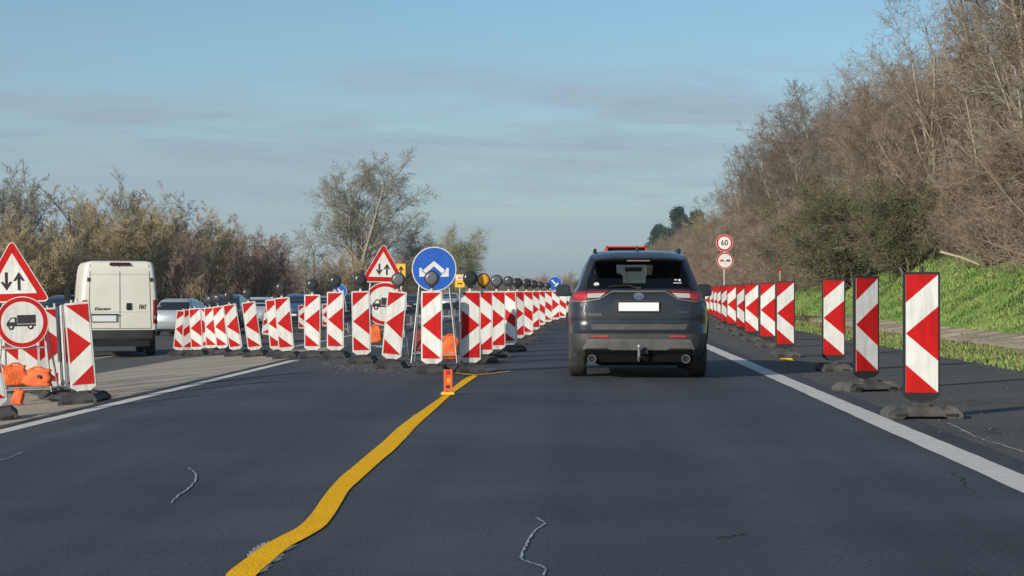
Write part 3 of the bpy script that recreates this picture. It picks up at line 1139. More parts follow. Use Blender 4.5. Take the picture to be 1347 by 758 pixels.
def make_beacon(kind, w, h, zb, frame_m, sheet_m, base_m, lamp=None, base='across', spike=True):
    root = empty('traffic_beacon')
    # panel: slim hollow-section board with tapered foot and raised coloured sheeting
    mb = MB()
    c = 0.028
    out = [(-w / 2, zb + .05), (-w / 2 + .07, zb), (w / 2 - .07, zb), (w / 2, zb + .05), (w / 2, zb + h - c * .5), (w / 2 - c * .5, zb + h),
           (-w / 2 + c * .5, zb + h), (-w / 2, zb + h - c * .5)]
    mb.prism(out, -0.02, 0.02, frame_m)
    iw, iz0, iz1 = w - 0.038, zb + 0.075, zb + h - 0.022
    mb.prism([(-iw / 2, iz0), (iw / 2, iz0), (iw / 2, iz1), (-iw / 2, iz1)], -0.0235, -0.02, sheet_m)
    for poly in red_polys(kind):
        mb.prism([(-iw / 2 + p[0] * iw, iz0 + p[1] * (iz1 - iz0)) for p in poly], -0.0265, -0.0235, M_red)
        mb.prism([(iw / 2 - p[0] * iw, iz0 + p[1] * (iz1 - iz0)) for p in poly], 0.02, 0.0235, M_red)
    mb.build('panel', root)
    mb = MB()
    mb.box((0, 0, zb / 2 + .05), (0.06, 0.045, zb + .1), frame_m)
    mb.build('post', root)
    if spike:
        mb = MB()
        mb.tube((0, 0, zb + h), (0, 0, zb + h + 0.05), 0.015, frame_m, 8)
        mb.build('handle', root)
    # foot plate with two hand holes and bevelled ends
    mb = MB()
    L, D, T = (0.78, 0.44, 0.11) if base == 'along' else (0.66, 0.40, 0.11)
    prof = [(-L / 2, 0), (-L / 2, .05), (-L / 2 + .04, T * .85), (-.25, T), (-.235, .08), (-.15, .08), (-.135, T * .95), (.135, T * .95), (.15, .08), (.235, .08), (.25, T),
            (L / 2 - .05, T * .9), (L / 2, .045), (L / 2, 0), (.2, 0), (.17, .022), (-.17, .022), (-.2, 0)]
    if base == 'along':
        mb.prism(prof, -D / 2, D / 2, base_m)
        mb.v = [(-p[1], p[0], p[2]) for p in mb.v]
    else:
        mb.prism(prof, -D / 2, D / 2, base_m)
    # narrow the top towards the edges
    mb.v = [((p[0], p[1] * (.78 if p[2] > .05 else 1), p[2]) if base != 'along' else (p[0] * (.78 if p[2] > .05 else 1), p[1], p[2])) for p in mb.v]
    mb.box((0, 0, .075), (.15, .12, .12), base_m, taper=.8)
    for s_ in (-1, 1):       # moulded ribs and dark blocks that paint the shade of a lifting slot
        if base == 'along':
            mb.box((s_ * .12, -L / 2 - .003, .03), (.11, .014, .032), M_dark)
            mb.box((s_ * .13, 0, T * .82), (.05, L * .7, .02), base_m)
        else:
            mb.box((s_ * .22, -D / 2 - .002, .038), (.11, .016, .035), M_dark)
            mb.box((0, s_ * .10, T * .80), (L * .25, .03, .03), base_m)
    mb.build('base', root, bevel=0.006)
    if lamp:
        lz = zb + h + 0.175
        mb = MB()
        mb.tube((-.0, 0, zb + h - .01), (0, 0, zb + h + .05), 0.022, M_frame_white, 8)
        mb.box((0, 0, zb + h + .065), (.07, .06, .05), M_lamp)
        mb.lathe([(0.03, -.035), (.095, -.035), (.105, -.025), (.105, .0), (.09, .02), (.03, .022)], M_lamp, 28, 'Y', (0, 0, lz))
        lo = mb.build('lamp', root, smooth=40)
        mb = MB()
        mb.lathe([(0.088, -.034), (.084, -.042), (.05, -.0445), (.01, -.045)], lamp, 28, 'Y', (0, 0, lz))
        mb.build('lens', lo, smooth=60)
    return root


BP = {}


def beacon(key, px, d, label, lean=0.0, yaw=0.0, group=None, dx=0.0, z=None, pitch=0.0):
    kind, style, lamp = key
    if key not in BP:
        if style == 'median':
            o = make_beacon(kind, PW, PH, 0.13, M_frame_white, M_white, M_rubber, base='along', lamp={'dark': M_lamp_lens, 'grey': M_lamp_grey, 'amber': M_amber}.get(lamp))
        else:
            o = make_beacon(kind, 0.325, 1.15, 0.15, M_frame_black, M_white, M_rubber_dusty, base='along' if style == 'shoulder_along' else 'across')
        BP[key] = o
    else:
        o = copy_tree(BP[key])
    x = lat(px, d) + dx
    # the board faces back down the road towards the traffic
    o.location = (x, d, tz(x) if z is None else z)
    o.rotation_euler = (pitch, lean, yaw)
    # stand up straight on a cross slope: the foot follows the ground
    tag(o, label, 'beacon', group)
    return o


GM = 'red and white beacons in the median taper'
GR = 'red and white beacons along the right shoulder'
GS = 'beacons stacked close on the median concrete'
ml = ('left', 'median')
# (px, depth, kind, lamp, lean, yaw, label)
med = [
    (234.5, 45.5, 'left', None, .10, .1, 'leaning beacon furthest left in the middle row, right of the white van'),
    (246.7, 44.5, 'slash', None, .05, .35, 'turned beacon with slanting red bar, second from left beside the white van'),
    (260, 43.6, 'left', None, -.06, .0, 'third beacon right of the white van, overlapping the slanted bar one'),
    (270.5, 45.2, 'right', None, 0, .1, 'mostly hidden beacon behind the third one right of the van'),
    (279, 44.5, 'left', 'dark', -.05, -.2, 'shaded beacon fourth in the middle row, with dark round lamp'),
    (294, 42.8, 'left', 'dark', -.12, -.2, 'shaded leaning beacon left of the pair with tilted bright boards'),
    (312, 39.5, 'left', 'dark', -.15, 0, 'bright beacon tilting left, with lamp, left one of the tilted pair'),
    (337, 37.3, 'left', 'dark', -.14, 0, 'bright beacon tilting left, with lamp, right one of the tilted pair'),
    (366, 36.0, 'left', None, -.10, .1, 'beacon half hidden behind the leaning one left of the upright pair'),
    (378, 33.8, 'left', 'dark', -.09, 0, 'beacon leaning slightly left in front of a half hidden one'),
    (411, 32.6, 'left', 'dark', 0, 0, 'upright beacon with round dark lamp, first of the upright ones from the left'),
    (441.3, 31.0, 'left', 'dark', 0, 0, 'upright beacon directly left of the no lorries sign stand'),
    (476.3, 28.5, 'left', 'dark', -.02, 0, 'beacon covering the left half of the no lorries sign'),
    (513.7, 26.8, 'left', 'grey', .09, 0, 'beacon leaning right in front of the no lorries sign'),
    (568, 25.0, 'left', 'grey', 0, 0, 'beacon with grey lamp in front of the blue arrow sign'),
    (618.5, 25.4, 'right', 'dark', 0, .15, 'large beacon with arrow pointing right, nearest of the row along our lane'),
    (636, 28.8, 'right', 'amber', 0, .1, 'beacon carrying the amber lamp'),
    (653.4, 31.2, 'right', 'grey', 0, .1, 'beacon with grey lamp just right of the amber lamp one'),
    (670.7, 34.0, 'back', 'dark', -.02, -.25, 'shaded beacon with slanting red bars, fourth along our lane'),
    (680.6, 38.5, 'right', 'dark', 0, .2, 'fifth beacon along our lane, half covered by the slanting bar one'),
    (692.8, 41.4, 'back', 'dark', 0, .1, 'bright beacon with slanting red bars, sixth along our lane'),
    (702.5, 47.0, 'right', 'dark', 0, .1, 'seventh beacon along our lane, mostly covered by the sixth'),
    (711, 53.5, 'back', 'dark', 0, 0, 'eighth beacon along our lane, narrow gap left of the ninth'),
    (720.5, 59.0, 'back', 'dark', 0, 0, 'ninth beacon along our lane, below left of the distant blue sign'),
    (730.8, 64.0, 'right', None, 0, 0, 'tenth beacon along our lane, directly below the distant blue sign'),
    (740, 68.0, 'back', None, 0, 0, 'eleventh beacon along our lane, just left of the dark car'),
    (746, 73.0, 'back', None, 0, 0, 'last visible beacon along our lane, touching the dark car outline'),
    # smaller ones standing on the far side
    (348.7, 66.0, 'slash', None, .12, .1, 'small distant beacon seen between the tilted pair and the half hidden one'),
    (397, 77.0, 'left', None, 0, .2, 'small distant beacon peeping out left of the first upright one'),
    (428, 82.0, 'left', None, 0, .2, 'small distant beacon seen between the two upright beacons'),
]
for px, d, kind, lamp, lean, yaw, lab in med:
    beacon((kind, 'median', lamp), px, d, lab, lean, yaw, GM)
# near-left cluster on the concrete
beacon(('right', 'median', None), 112, 20.4, 'large bright beacon leaning left at the front of the left stack, arrow pointing right', -.085, .05, GS)
beacon(('right', 'median', None), 101, 21.3, 'beacon seen nearly edge on directly behind the front one of the left stack', -.06, .75, GS)
beacon(('right', 'median', None), 93, 22.1, 'beacon seen edge on between the front one and the broad one in the left stack', -.05, .85, GS)
beacon(('right', 'median', None), 78, 22.8, 'broad faced beacon second from front in the left stack', -.05, .25, GS)
beacon(('right', 'median', None), 66, 24.2, 'beacon at the back of the left stack, half covered by its neighbour', -.03, .45, GS)
beacon(('back', 'median', None), 38, 25.6, 'beacon with slanting bars standing behind the near no lorries sign', 0, .1, GS)
beacon(('left', 'median', None), 14, 26.4, 'beacon left of the slanting bar one behind the near lorry sign', 0, .1, GS)
beacon(('left', 'median', None), -6, 17.8, 'beacon cut off by the left edge of the photo, on its own foot plate', -.16, .3, GS)
# right row
right = [
    (1212, 16.4, 0, .03, 'nearest and largest beacon of the right row'),
    (1139, 20.8, 0, .42, 'second beacon of the right row, slightly turned away'),
    (1096.5, 26.0, 0, 0, 'third beacon of the right row, last one before the wide gap'),
    (1033, 31.5, .0, 0, 'fourth beacon of the right row, first past the wide gap'),
    (1009.8, 36.7, 0, 0, 'fifth beacon of the right row'),
    (988.7, 41.2, 0, 0, 'sixth beacon of the right row'),
    (976.5, 46.5, 0, .1, 'seventh beacon of the right row, partly covered'),
    (963.6, 51.5, 0, 0, 'eighth beacon of the right row'),
    (955.0, 55.0, 0, .2, 'ninth beacon of the right row, half hidden by the eighth'),
    (949.0, 61.0, 0, 0, 'tenth beacon of the right row'),
    (944.0, 66.0, 0, 0, 'eleventh beacon of the right row'),
    (938.5, 71.0, 0, 0, 'twelfth beacon of the right row, near the car door mirror'),
    (932.0, 77.0, 0, 0, 'furthest visible beacon of the right row, touching the dark car'),
]
for px, d, lean, yaw, lab in right:
    beacon(('left', 'shoulder' if d < 21 else 'shoulder_along', None), px, d, lab, lean, yaw, GR)
yb = gp(1034, 474)
mb = MB()
mb.box((0, 0, .02), (.24, .07, .04), M_yellow_sign, taper=.7)
yo = mb.build('yellow_block', bevel=.005)
yo.location = yb
tag(yo, 'small yellow block lying in front of the foot of the fourth right beacon', 'block')
# ------------------------------------------------------------------ lane delineator on the yellow line
pd = gp(589.5, 520)
root = empty('lane_delineator', (pd.x, pd.y, 0.01))
mb = MB()
mb.box((0, 0, .012), (.15, .2, .024), M_yellow_sign, taper=.9)
mb.build('base_plate', root)
mb = MB()
mb.box((-.035, 0, .14), (.022, .03, .24), M_orange2)
mb.box((.035, 0, .14), (.022, .03, .24), M_orange2)
for z in (.05, .11, .2, .255):
    mb.box((0, 0, z), (.09, .028, .022), M_orange2)
mb.build('post', root)
mb = MB()
mb.lathe([(.022, -.02), (.03, -.012), (.03, .012), (.022, .02)], M_reflector, 14, 'Y', (0, 0, .235))
mb.box((0, -.003, .15), (.048, .008, .06), mat('reflector_orange', (.85, .3, .05), .25))
mb.build('reflector', root)
tag(root, 'small orange plastic lane post on the end of the yellow line', 'lane post')

# ------------------------------------------------------------------ signs


def disc(mb, c, r, y0, y1, m, n=48):
    mb.prism([(c[0] + r * math.cos(2 * math.pi * i / n), c[1] + r * math.sin(2 * math.pi * i / n)) for i in range(n)], y0, y1, m)


def rtri(cx_, zb, s, rad=0.04, n=6):
    """upright rounded triangle outline, base at zb, side s"""
    h = s * math.sqrt(3) / 2
    ctr = [(cx_ - s / 2 + rad * math.sqrt(3), zb + rad), (cx_ + s / 2 - rad * math.sqrt(3), zb + rad), (cx_, zb + h - 2 * rad)]
    pts = []
    for k, (c, a0) in enumerate(zip(ctr, (150, 270, 30))):
        for i in range(n + 1):
            a = R(a0 + 120 * i / n)
            pts.append((c[0] + rad * math.cos(a), c[1] + rad * math.sin(a)))
    return pts


def arrow(mb, x, z0, z1, w, head, y0, y1, m):
    """shaft from z0 to z1, head at z1"""
    s = 1 if z1 > z0 else -1
    mb.prism([(x - w / 2, z0), (x + w / 2, z0), (x + w / 2, z1 - s * head * .5), (x - w / 2, z1 - s * head * .5)], y0, y1, m)
    mb.prism([(x, z1), (x + head * .62, z1 - s * head * .95), (x + head * .32, z1 - s * head * .95), (x, z1 - s * head * .45),
              (x - head * .32, z1 - s * head * .95), (x - head * .62, z1 - s * head * .95)], y0 - .0005, y1, m)


def tri_face(s, z0):
    mb = MB()
    mb.prism(rtri(0, z0, s, .045 * s / .9), -.004, .004, M_white)
    mb.prism(rtri(0, z0 + .018 * s, s * .955, .035 * s / .9), -.006, -.004, M_red)
    mb.prism(rtri(0, z0 + .118 * s, s * .64, .006), -.008, -.006, M_white)
    a = s / .9
    arrow(mb, -.075 * a, z0 + .37 * a, z0 + .145 * a, .036 * a, .115 * a, -.010, -.008, M_black)
    arrow(mb, .075 * a, z0 + .145 * a, z0 + .37 * a, .036 * a, .115 * a, -.010, -.008, M_black)
    return mb


def lorry_face(r, zc):
    mb = MB()
    disc(mb, (0, zc), r, -.004, .004, M_white)
    disc(mb, (0, zc), r * .965, -.006, -.004, M_red)
    disc(mb, (0, zc), r * .80, -.008, -.006, M_white)
    k = r / .3

    def pr(pts, m=M_black, y=-.0105):
        mb.prism([(p[0] * k, zc + p[1] * k) for p in pts], y, -.008, m)
    pr([(-.055, -.015), (.155, -.015), (.155, .085), (-.055, .085)])
    pr([(-.175, -.045), (.155, -.045), (.155, -.022), (-.060, -.022), (-.062, .06), (-.125, .06), (-.165, .01), (-.178, -.005)])
    pr([(-.12, .045), (-.085, .045), (-.085, .005), (-.145, .005)], M_white, -.012)
    for cx2 in (-.125, .095):
        disc(mb, (cx2 * k, zc - .052 * k), .033 * k, -.0125, -.008, M_black, 20)
        disc(mb, (cx2 * k, zc - .052 * k), .014 * k, -.014, -.0125, M_white, 12)
    return mb


def stand(root, w, h, splay=.35, back=.55):
    """A-frame stand of thin tube: four legs and a cross bar"""
    for s in (-1, 1):
        for b in (0, 1):
            mb = MB()
            mb.tube((s * w * .35, .02 + b * .02, h), (s * (w * .35 + splay * .3), .03 + b * back, 0.012), .012, M_steel, 7)
            mb.build('leg', root)
    for z in (.16, h * .5):
        x = w * .35 + splay * .3 * (1 - z / h)
        yb = .03 + back * (1 - z / h)
        mb = MB()
        mb.path([(-x, .025, z), (x, .025, z), (x, yb, z), (-x, yb, z), (-x, .025, z)], .010, M_steel, 7)
        mb.build('cross_bar', root)


def two_sign_stand(px, d, tri_s, tri_top, rr, rc_y, label, lean=0.0, yaw=0.0, dxt=0.0):
    x = lat(px, d)
    z = tz(x)
    pxm = F / d
    zc = CAMH + (383 - rc_y) / pxm - z
    zt = CAMH + (383 - tri_top) / pxm - z - tri_s * .866
    root = empty('road_sign', (x, d, z), yaw, lean)
    stand(root, rr * 2, zt + tri_s * .12)
    o = tri_face(tri_s, zt).build('triangle_face', root)
    o.location = (dxt, .0, 0)
    lorry_face(rr, zc).build('round_face', root).location = (0, -.02, 0)
    tag(root, label, 'road sign')
    return root


two_sign_stand(33, 21.6, .88, 313, .31, 424.5, 'near stand with two way traffic triangle above a no lorries disc, at left edge', lean=-.03, yaw=.12, dxt=-.10)
two_sign_stand(505.5, 31.5, .79, 319.5, .375, 400, 'stand with two way traffic triangle and no lorries disc behind the middle beacons', lean=.02, dxt=-.05)


def blue_sign(px, d, cy_, r, label, both=True, zc=None):
    x = lat(px, d)
    z = tz(x)
    zc = CAMH + (383 - cy_) * d / F - z
    root = empty('road_sign', (x, d, z), 0)
    stand(root, r * 1.7, zc, splay=.5, back=.6)
    mb = MB()
    disc(mb, (0, zc), r, -.004, .004, M_white)
    disc(mb, (0, zc), r * .955, -.006, -.004, M_blue)
    k = r

    def pr(pts):
        mb.prism([(p[0] * k, zc + p[1] * k) for p in pts], -.009, -.006, M_white)
    if both:
        for s in (-1, 1):
            P_ = [(0, .30), (0, .06), (.42 * s, -.22), (.50 * s, -.08), (.0, .30)][:4]
            pr([(0, .36), (0, .13), (.36 * s, -.20), (.50 * s, -.06)])
            pr([(.28 * s, -.34), (.66 * s, -.34), (.66 * s, .04)][::1] + [(.56 * s, .06), (.50 * s, -.12), (.36 * s, -.24)])
    else:
        pr([(-.5, .42), (-.36, .55), (.28, -.12), (.14, -.26)])
        pr([(.5, -.42), (.5, .1), (.38, .1), (.12, -.16), (-.02, -.3), (-.02, -.42)])
    mb.build('sign_face', root)
    tag(root, label, 'road sign')
    return root


blue_sign(571, 28.3, 354, .348, 'large blue disc with two white diverging arrows on a stand')
blue_sign(729.7, 85, 373, .335, 'small distant blue arrow disc just left of the dark car', both=False)
blue_sign(447, 62, 383, .24, 'small blue disc mostly hidden behind a dark beacon lamp', both=False)

# tall posts with yellow temporary plates, far off
for (px, d, y0, y1, w, lab, kindp) in ((527.5, 75, 347, 371, .36, 'small yellow plate with black arrow behind the middle triangle sign', 'a'),
                                       (605, 70, 361, 378, .36, 'yellow plate with white upper part right of the blue disc', 'b')):
    x = lat(px, d)
    z = tz(x)
    zt = CAMH + (383 - y0) * d / F - z
    zb = CAMH + (383 - y1) * d / F - z
    root = empty('road_sign', (x, d, z))
    mb = MB()
    mb.tube((0, .03, 0), (0, .03, zt), .03, M_steel, 8)
    mb.build('pole', root)
    mb = MB()
    mb.box((0, 0, (zt + zb) / 2), (w, .008, zt - zb), M_yellow_sign)
    if kindp == 'a':
        arrow(mb, 0, zb + .1, zt - .08, .06, .2, -.008, -.004, M_black)
    else:
        mb.box((0, -.006, zb + (zt - zb) * .74), (w * .82, .004, (zt - zb) * .36), M_white)
        mb.box((0, -.009, zb + (zt - zb) * .72), (w * .4, .003, (zt - zb) * .08), M_red)
        mb.box((0, -.006, zb + (zt - zb) * .28), (w * .5, .004, (zt - zb) * .1), M_black)
    mb.build('sign_face', root)
    tag(root, lab, 'road sign')

# speed limit and no overtaking signs on one pole at the right
d = 65.0
x = lat(953, d)
z = tz(x)
root = empty('road_sign', (x, d, z))
k = d / F
zc1, zc2 = CAMH + (383 - 320) * k - z, CAMH + (383 - 343.3) * k - z
mb = MB()
mb.tube((0, .04, 0), (0, .04, zc1 + .2), .03, M_steel, 10)
mb.build('pole', root)
mb = MB()
disc(mb, (0, zc1), .30, -.004, .004, M_white)
disc(mb, (0, zc1), .29, -.006, -.004, M_red)
disc(mb, (0, zc1), .225, -.008, -.006, M_white)
f1 = mb.build('speed_limit_face', root)
text_mesh('60', .27, M_black, 'numerals', f1, (0, -.009, zc1 + .0), sx=.95)
mb = MB()
disc(mb, (.02, zc2), .30, -.004, .004, M_white)
disc(mb, (.02, zc2), .29, -.006, -.004, M_red)
disc(mb, (.02, zc2), .245, -.008, -.006, M_white)
for s, m_ in ((-1, M_red), (1, M_black)):
    c = .02 + s * .11
    mb.prism([(c - .085, zc2 - .02), (c + .085, zc2 - .02), (c + .085, zc2 + .012), (c + .05, zc2 + .018), (c + .03, zc2 + .045), (c - .03, zc2 + .045),
              (c - .05, zc2 + .018), (c - .085, zc2 + .012)], -.011, -.008, m_)
    for w_ in (-.05, .05):
        disc(mb, (c + w_, zc2 - .024), .017, -.0115, -.008, m_, 12)
mb.build('no_overtaking_face', root)
tag(root, 'speed limit 60 disc above a no overtaking disc on one pole, right', 'road sign')
# slim marker post behind the right beacons
root = empty('marker_post', (lat(1026, 60), 60, tz(lat(1026, 60))))
mb = MB()
mb.box((0, 0, .95), (.05, .03, 1.9), M_bark_pale)
mb.build('post', root)
mb = MB()
mb.box((0, -.018, 1.84), (.07, .008, .1), M_red)
mb.build('reflector', root)
tag(root, 'slim post rising behind the fourth beacon of the right row', 'post')

# ------------------------------------------------------------------ sandbags


def sandbag(px, d, zc, w, h, t, m, label, seed, sag=.1, yaw=0, hang=True):
    rg = random.Random(seed)
    x = lat(px, d)
    bm = bmesh.new()
    bmesh.ops.create_uvsphere(bm, u_segments=26, v_segments=18, radius=1)
    for v in bm.verts:
        p = v.co
        q = Vector([math.copysign(abs(c) ** .38, c) for c in p])
        fold = .10 * math.sin(q.x * 3.1 + q.z * 2 + seed) + .07 * abs(math.sin(q.z * 4 + q.x * 5 + seed * 2)) + .03 * math.sin(q.x * 13 + q.z * 9)
        bulge = 1 - .55 * max(0, q.z)          # flat, gathered at the top and full below
        v.co = Vector((q.x * w / 2 * (1 - .12 * max(0, q.z)) + .02 * math.sin(q.z * 7 + seed),
                       q.y * t / 2 * bulge + fold * t * .8, q.z * h / 2 - sag * h * (1 - q.x * q.x) * .6 * (q.z > -.3)))
    me = bpy.data.meshes.new('sandbag')
    bm.to_mesh(me)
    bm.free()
    me.materials.append(m)
    me.polygons.foreach_set('use_smooth', [True] * len(me.polygons))
    root = empty('sandbag', (x, d, tz(x) + zc), yaw)
    b = bpy.data.objects.new('bag', me)
    COL.objects.link(b)
    b.parent = root
    mb = MB()
    mb.path([(-w * .3, 0, h * .40), (-w * .1, -.01, h * .53), (w * .12, -.01, h * .53), (w * .3, 0, h * .40)], .012, m, 6)
    mb.build('strap', root)
    if seed == 2:
        mb = MB()
        mb.lathe([(.008, -.01), (.02, -.01), (.02, .01), (.008, .01)], M_black, 14, 'Y', (w * .12, -t * .62, .01))
        mb.build('eyelet', root)
    tag(root, label, 'sandbag', 'sandbags weighting the sign stands')


sandbag(20, 21.1, .36, .28, .25, .12, M_orange, 'bright orange sandbag under the near lorry sign, left of the two', 1, yaw=.2)
sandbag(50, 21.1, .31, .34, .22, .12, M_orange, 'bright orange sandbag with black eyelet under the near lorry sign, right of the two', 2, yaw=-.1)
sandbag(24, 21.0, .10, .13, .18, .1, M_orange, 'loose orange end of a bag hanging lowest below the near lorry sign', 3)
sandbag(592, 28.5, .25, .27, .38, .12, M_orange, 'orange yellow bag standing right of the beacon under the blue disc', 4, sag=.02)
sandbag(551, 28.9, .35, .17, .34, .1, M_redbag, 'dark red bag in the shade left of the beacon under the blue disc', 5)
sandbag(494, 31.0, .40, .2, .3, .1, M_orange, 'orange bag between the two beacons before the middle lorry sign', 6)

# ------------------------------------------------------------------ guard rail beyond the median opening
root = empty('guard_rail', (-6.35, 46, tz(-6.35)))
mb = MB()
prof = [(0, .44), (-.05, .49), (-.05, .54), (0, .585), (0, .605), (-.05, .65), (-.05, .70), (0, .75)]
L = 230
n = len(prof)
back = [(p[0] + .006, p[1]) for p in prof]
vs = [(p[0], 0, p[1]) for p in prof] + [(p[0], L, p[1]) for p in prof]
mb.add(vs, [(i, i + 1, n + i + 1, n + i) for i in range(n - 1)], M_steel_dull)
mb.add([(p[0] + .006, p[1], p[2]) for p in vs], [(i, i + 1, n + i + 1, n + i) for i in range(n - 1)], M_steel_dull)
mb.build('rail', root)
for i in range(58):
    mb = MB()
    mb.box((.07, 2 + i * 4, .36), (.06, .1, .76), M_steel_dull)
    mb.build('post', root)
tag(root, 'long dull steel guard rail running along the median behind the beacons', 'guard rail')

# ------------------------------------------------------------------ vehicles: body shells from stacked plan outlines


class Shell:
    """levels: (z, half width, rear y, front y, rear crown, front crown, corner radius)"""

    def __init__(self, levels, L):
        self.lv = levels
        self.L = L

    def at(self, z):
        lv = self.lv
        if z <= lv[0][0]:
            return lv[0][1:]
        for a, b in zip(lv[:-1], lv[1:]):
            if z <= b[0]:
                t = (z - a[0]) / (b[0] - a[0])
                return tuple(a[i] + (b[i] - a[i]) * t for i in range(1, 7))
        return lv[-1][1:]

    def narrow(self, y, z):
        t = (y - self.L / 2) / (self.L / 2)
        return 1 - .05 * abs(t) ** 3 - (.04 * max(0, t) ** 3)

    def rear(self, x, z):
        hw, yr_, yf, cr, cf, rc = self.at(z)
        hw *= self.narrow(yr_, z)
        ax = min(abs(x), hw - .001)
        y = yr_ + cr * (ax / hw) ** 2
        e = ax - (hw - rc)
        if e > 0:
            y += rc - math.sqrt(max(0, rc * rc - e * e))
        return y

    def front(self, x, z):
        hw, yr_, yf, cr, cf, rc = self.at(z)
        hw *= self.narrow(yf, z)
        ax = min(abs(x), hw - .001)
        y = yf - cf * (ax / hw) ** 2
        e = ax - (hw - rc)
        if e > 0:
            y -= rc - math.sqrt(max(0, rc * rc - e * e))
        return y

    def side(self, y, z):
        return self.at(z)[0] * self.narrow(y, z)

    def ring(self, z):
        hw, yr_, yf, cr, cf, rc = self.at(z)
        pts = []
        hr = hw * self.narrow(yr_, z)
        hf = hw * self.narrow(yf, z)
        for i in range(8):
            x = (hr - rc) * i / 8
            pts.append((x, self.rear(x, z)))
        for i in range(7):
            a = math.pi / 2 * i / 6
            x = hr - rc + rc * math.sin(a)
            pts.append((x, self.rear(min(x, hr - .0012), z) if i < 6 else self.rear(hr - .0012, z)))
        y0, y1 = pts[-1][1], self.front(hf - .0012, z)
        for i in range(1, 30):
            y = y0 + (y1 - y0) * i / 30
            pts.append((self.side(y, z), y))
        for i in range(7):
            a = math.pi / 2 * (6 - i) / 6
            x = hf - rc + rc * math.sin(a)
            pts.append((x, self.front(min(x, hf - .0012), z)))
        for i in range(7, -1, -1):
            x = (hf - rc) * i / 8
            pts.append((x, self.front(x, z)))
        full = pts + [(-p[0], p[1]) for p in pts[-2:0:-1]]
        return full

    def mesh(self, name, parent, slots, matf, wheels=(), wr=.38, wz=.35, cuts=(), fine=.05, top=True):
        """slots: materials, matf(x,y,z) -> slot; wheels: y of axles; cuts: convex windows [(poly_xz, 'rear'|'front')]"""
        zs = []
        for a, b in zip(self.lv[:-1], self.lv[1:]):
            k = max(1, int(math.ceil((b[0] - a[0]) / fine)))
            zs += [a[0] + (b[0] - a[0]) * i / k for i in range(k)]
        zs.append(self.lv[-1][0])
        bm = bmesh.new()
        rings = []
        for z in zs:
            rings.append([bm.verts.new((x, y, z)) for x, y in self.ring(z)])
        n = len(rings[0])
        for r0, r1 in zip(rings[:-1], rings[1:]):
            for i in range(n):
                j = (i + 1) % n
                try:
                    bm.faces.new((r0[i], r0[j], r1[j], r1[i]))
                except ValueError:
                    pass
        if top:
            r = rings[-1]
            h = n // 2
            for i in range(h):
                a, b, c_, d_ = r[i], r[i + 1], r[(n - i - 1) % n], r[(n - i) % n]
                vs_ = []
                for q in (a, b, c_, d_):
                    if q not in vs_:
                        vs_.append(q)
                if len(vs_) > 2:
                    try:
                        bm.faces.new(vs_)
                    except ValueError:
                        pass
        for poly, where in cuts:
            m_ = len(poly)
            cxp = sum(p[0] for p in poly) / m_
            czp = sum(p[1] for p in poly) / m_
            for i in range(m_):
                a, b = poly[i], poly[(i + 1) % m_]
                nr = Vector((b[1] - a[1], 0, -(b[0] - a[0])))
                if where == 'side':
                    nr = Vector((0, b[1] - a[1], -(b[0] - a[0])))
                    bmesh.ops.bisect_plane(bm, geom=bm.verts[:] + bm.edges[:] + bm.faces[:], plane_co=(0, a[0], a[1]), plane_no=nr, dist=1e-5)
                else:
                    bmesh.ops.bisect_plane(bm, geom=bm.verts[:] + bm.edges[:] + bm.faces[:], plane_co=(a[0], 0, a[1]), plane_no=nr, dist=1e-5)

            def inside(p):
                s = None
                for i in range(m_):
                    a, b = poly[i], poly[(i + 1) % m_]
                    q = (b[0] - a[0]) * (p[1] - a[1]) - (b[1] - a[1]) * (p[0] - a[0])
                    if s is None:
                        s = q > 0
                    elif (q > 0) != s:
                        return False
                return True
            dele = []
            for f in bm.faces:
                c_ = f.calc_center_median()
                if where == 'side':
                    if inside((c_.y, c_.z)) and abs(c_.x) > self.at(c_.z)[0] * .8:
                        dele.append(f)
                elif inside((c_.x, c_.z)) and ((c_.y < self.L * .45) == (where == 'rear')) and abs(c_.x) < self.at(c_.z)[0] * .97:
                    dele.append(f)
            bmesh.ops.delete(bm, geom=dele, context='FACES')
        if wheels:
            dele = []
            for f in bm.faces:
                c_ = f.calc_center_median()
                for wy in wheels:
                    if (c_.y - wy) ** 2 + (c_.z - wz) ** 2 < wr * wr and abs(c_.x) > self.at(c_.z)[0] * .6:
                        dele.append(f)
                        break
            bmesh.ops.delete(bm, geom=dele, context='FACES')
        bmesh.ops.recalc_face_normals(bm, faces=bm.faces)
        for f in bm.faces:
            c_ = f.calc_center_median()
            f.material_index = matf(c_.x, c_.y, c_.z)
            f.smooth = True
        me = bpy.data.meshes.new(name)
        bm.to_mesh(me)
        bm.free()
        for m_ in slots:
            me.materials.append(m_)
        me.set_sharp_from_angle(angle=R(38))
        o = bpy.data.objects.new(name, me)
        COL.objects.link(o)
        o.parent = parent
        return o

    def patch(self, name, parent, poly, where, m_, off=.004, thick=.012, step=.05, smooth=30):
        """flat outline in x,z (rear/front) or y,z (side) laid on the body surface"""
        bm = bmesh.new()
        vs_ = [bm.verts.new((p[0], 0, p[1])) for p in poly]
        bm.faces.new(vs_)
        xs_ = [p[0] for p in poly]
        zs_ = [p[1] for p in poly]
        g = math.floor(min(xs_) / step) * step
        while g < max(xs_):
            bmesh.ops.bisect_plane(bm, geom=bm.verts[:] + bm.edges[:] + bm.faces[:], plane_co=(g, 0, 0), plane_no=(1, 0, 0), dist=1e-5)
            g += step
        g = math.floor(min(zs_) / step) * step
        while g < max(zs_):
            bmesh.ops.bisect_plane(bm, geom=bm.verts[:] + bm.edges[:] + bm.faces[:], plane_co=(0, 0, g), plane_no=(0, 0, 1), dist=1e-5)
            g += step
        sgn = 1
        w_ = where
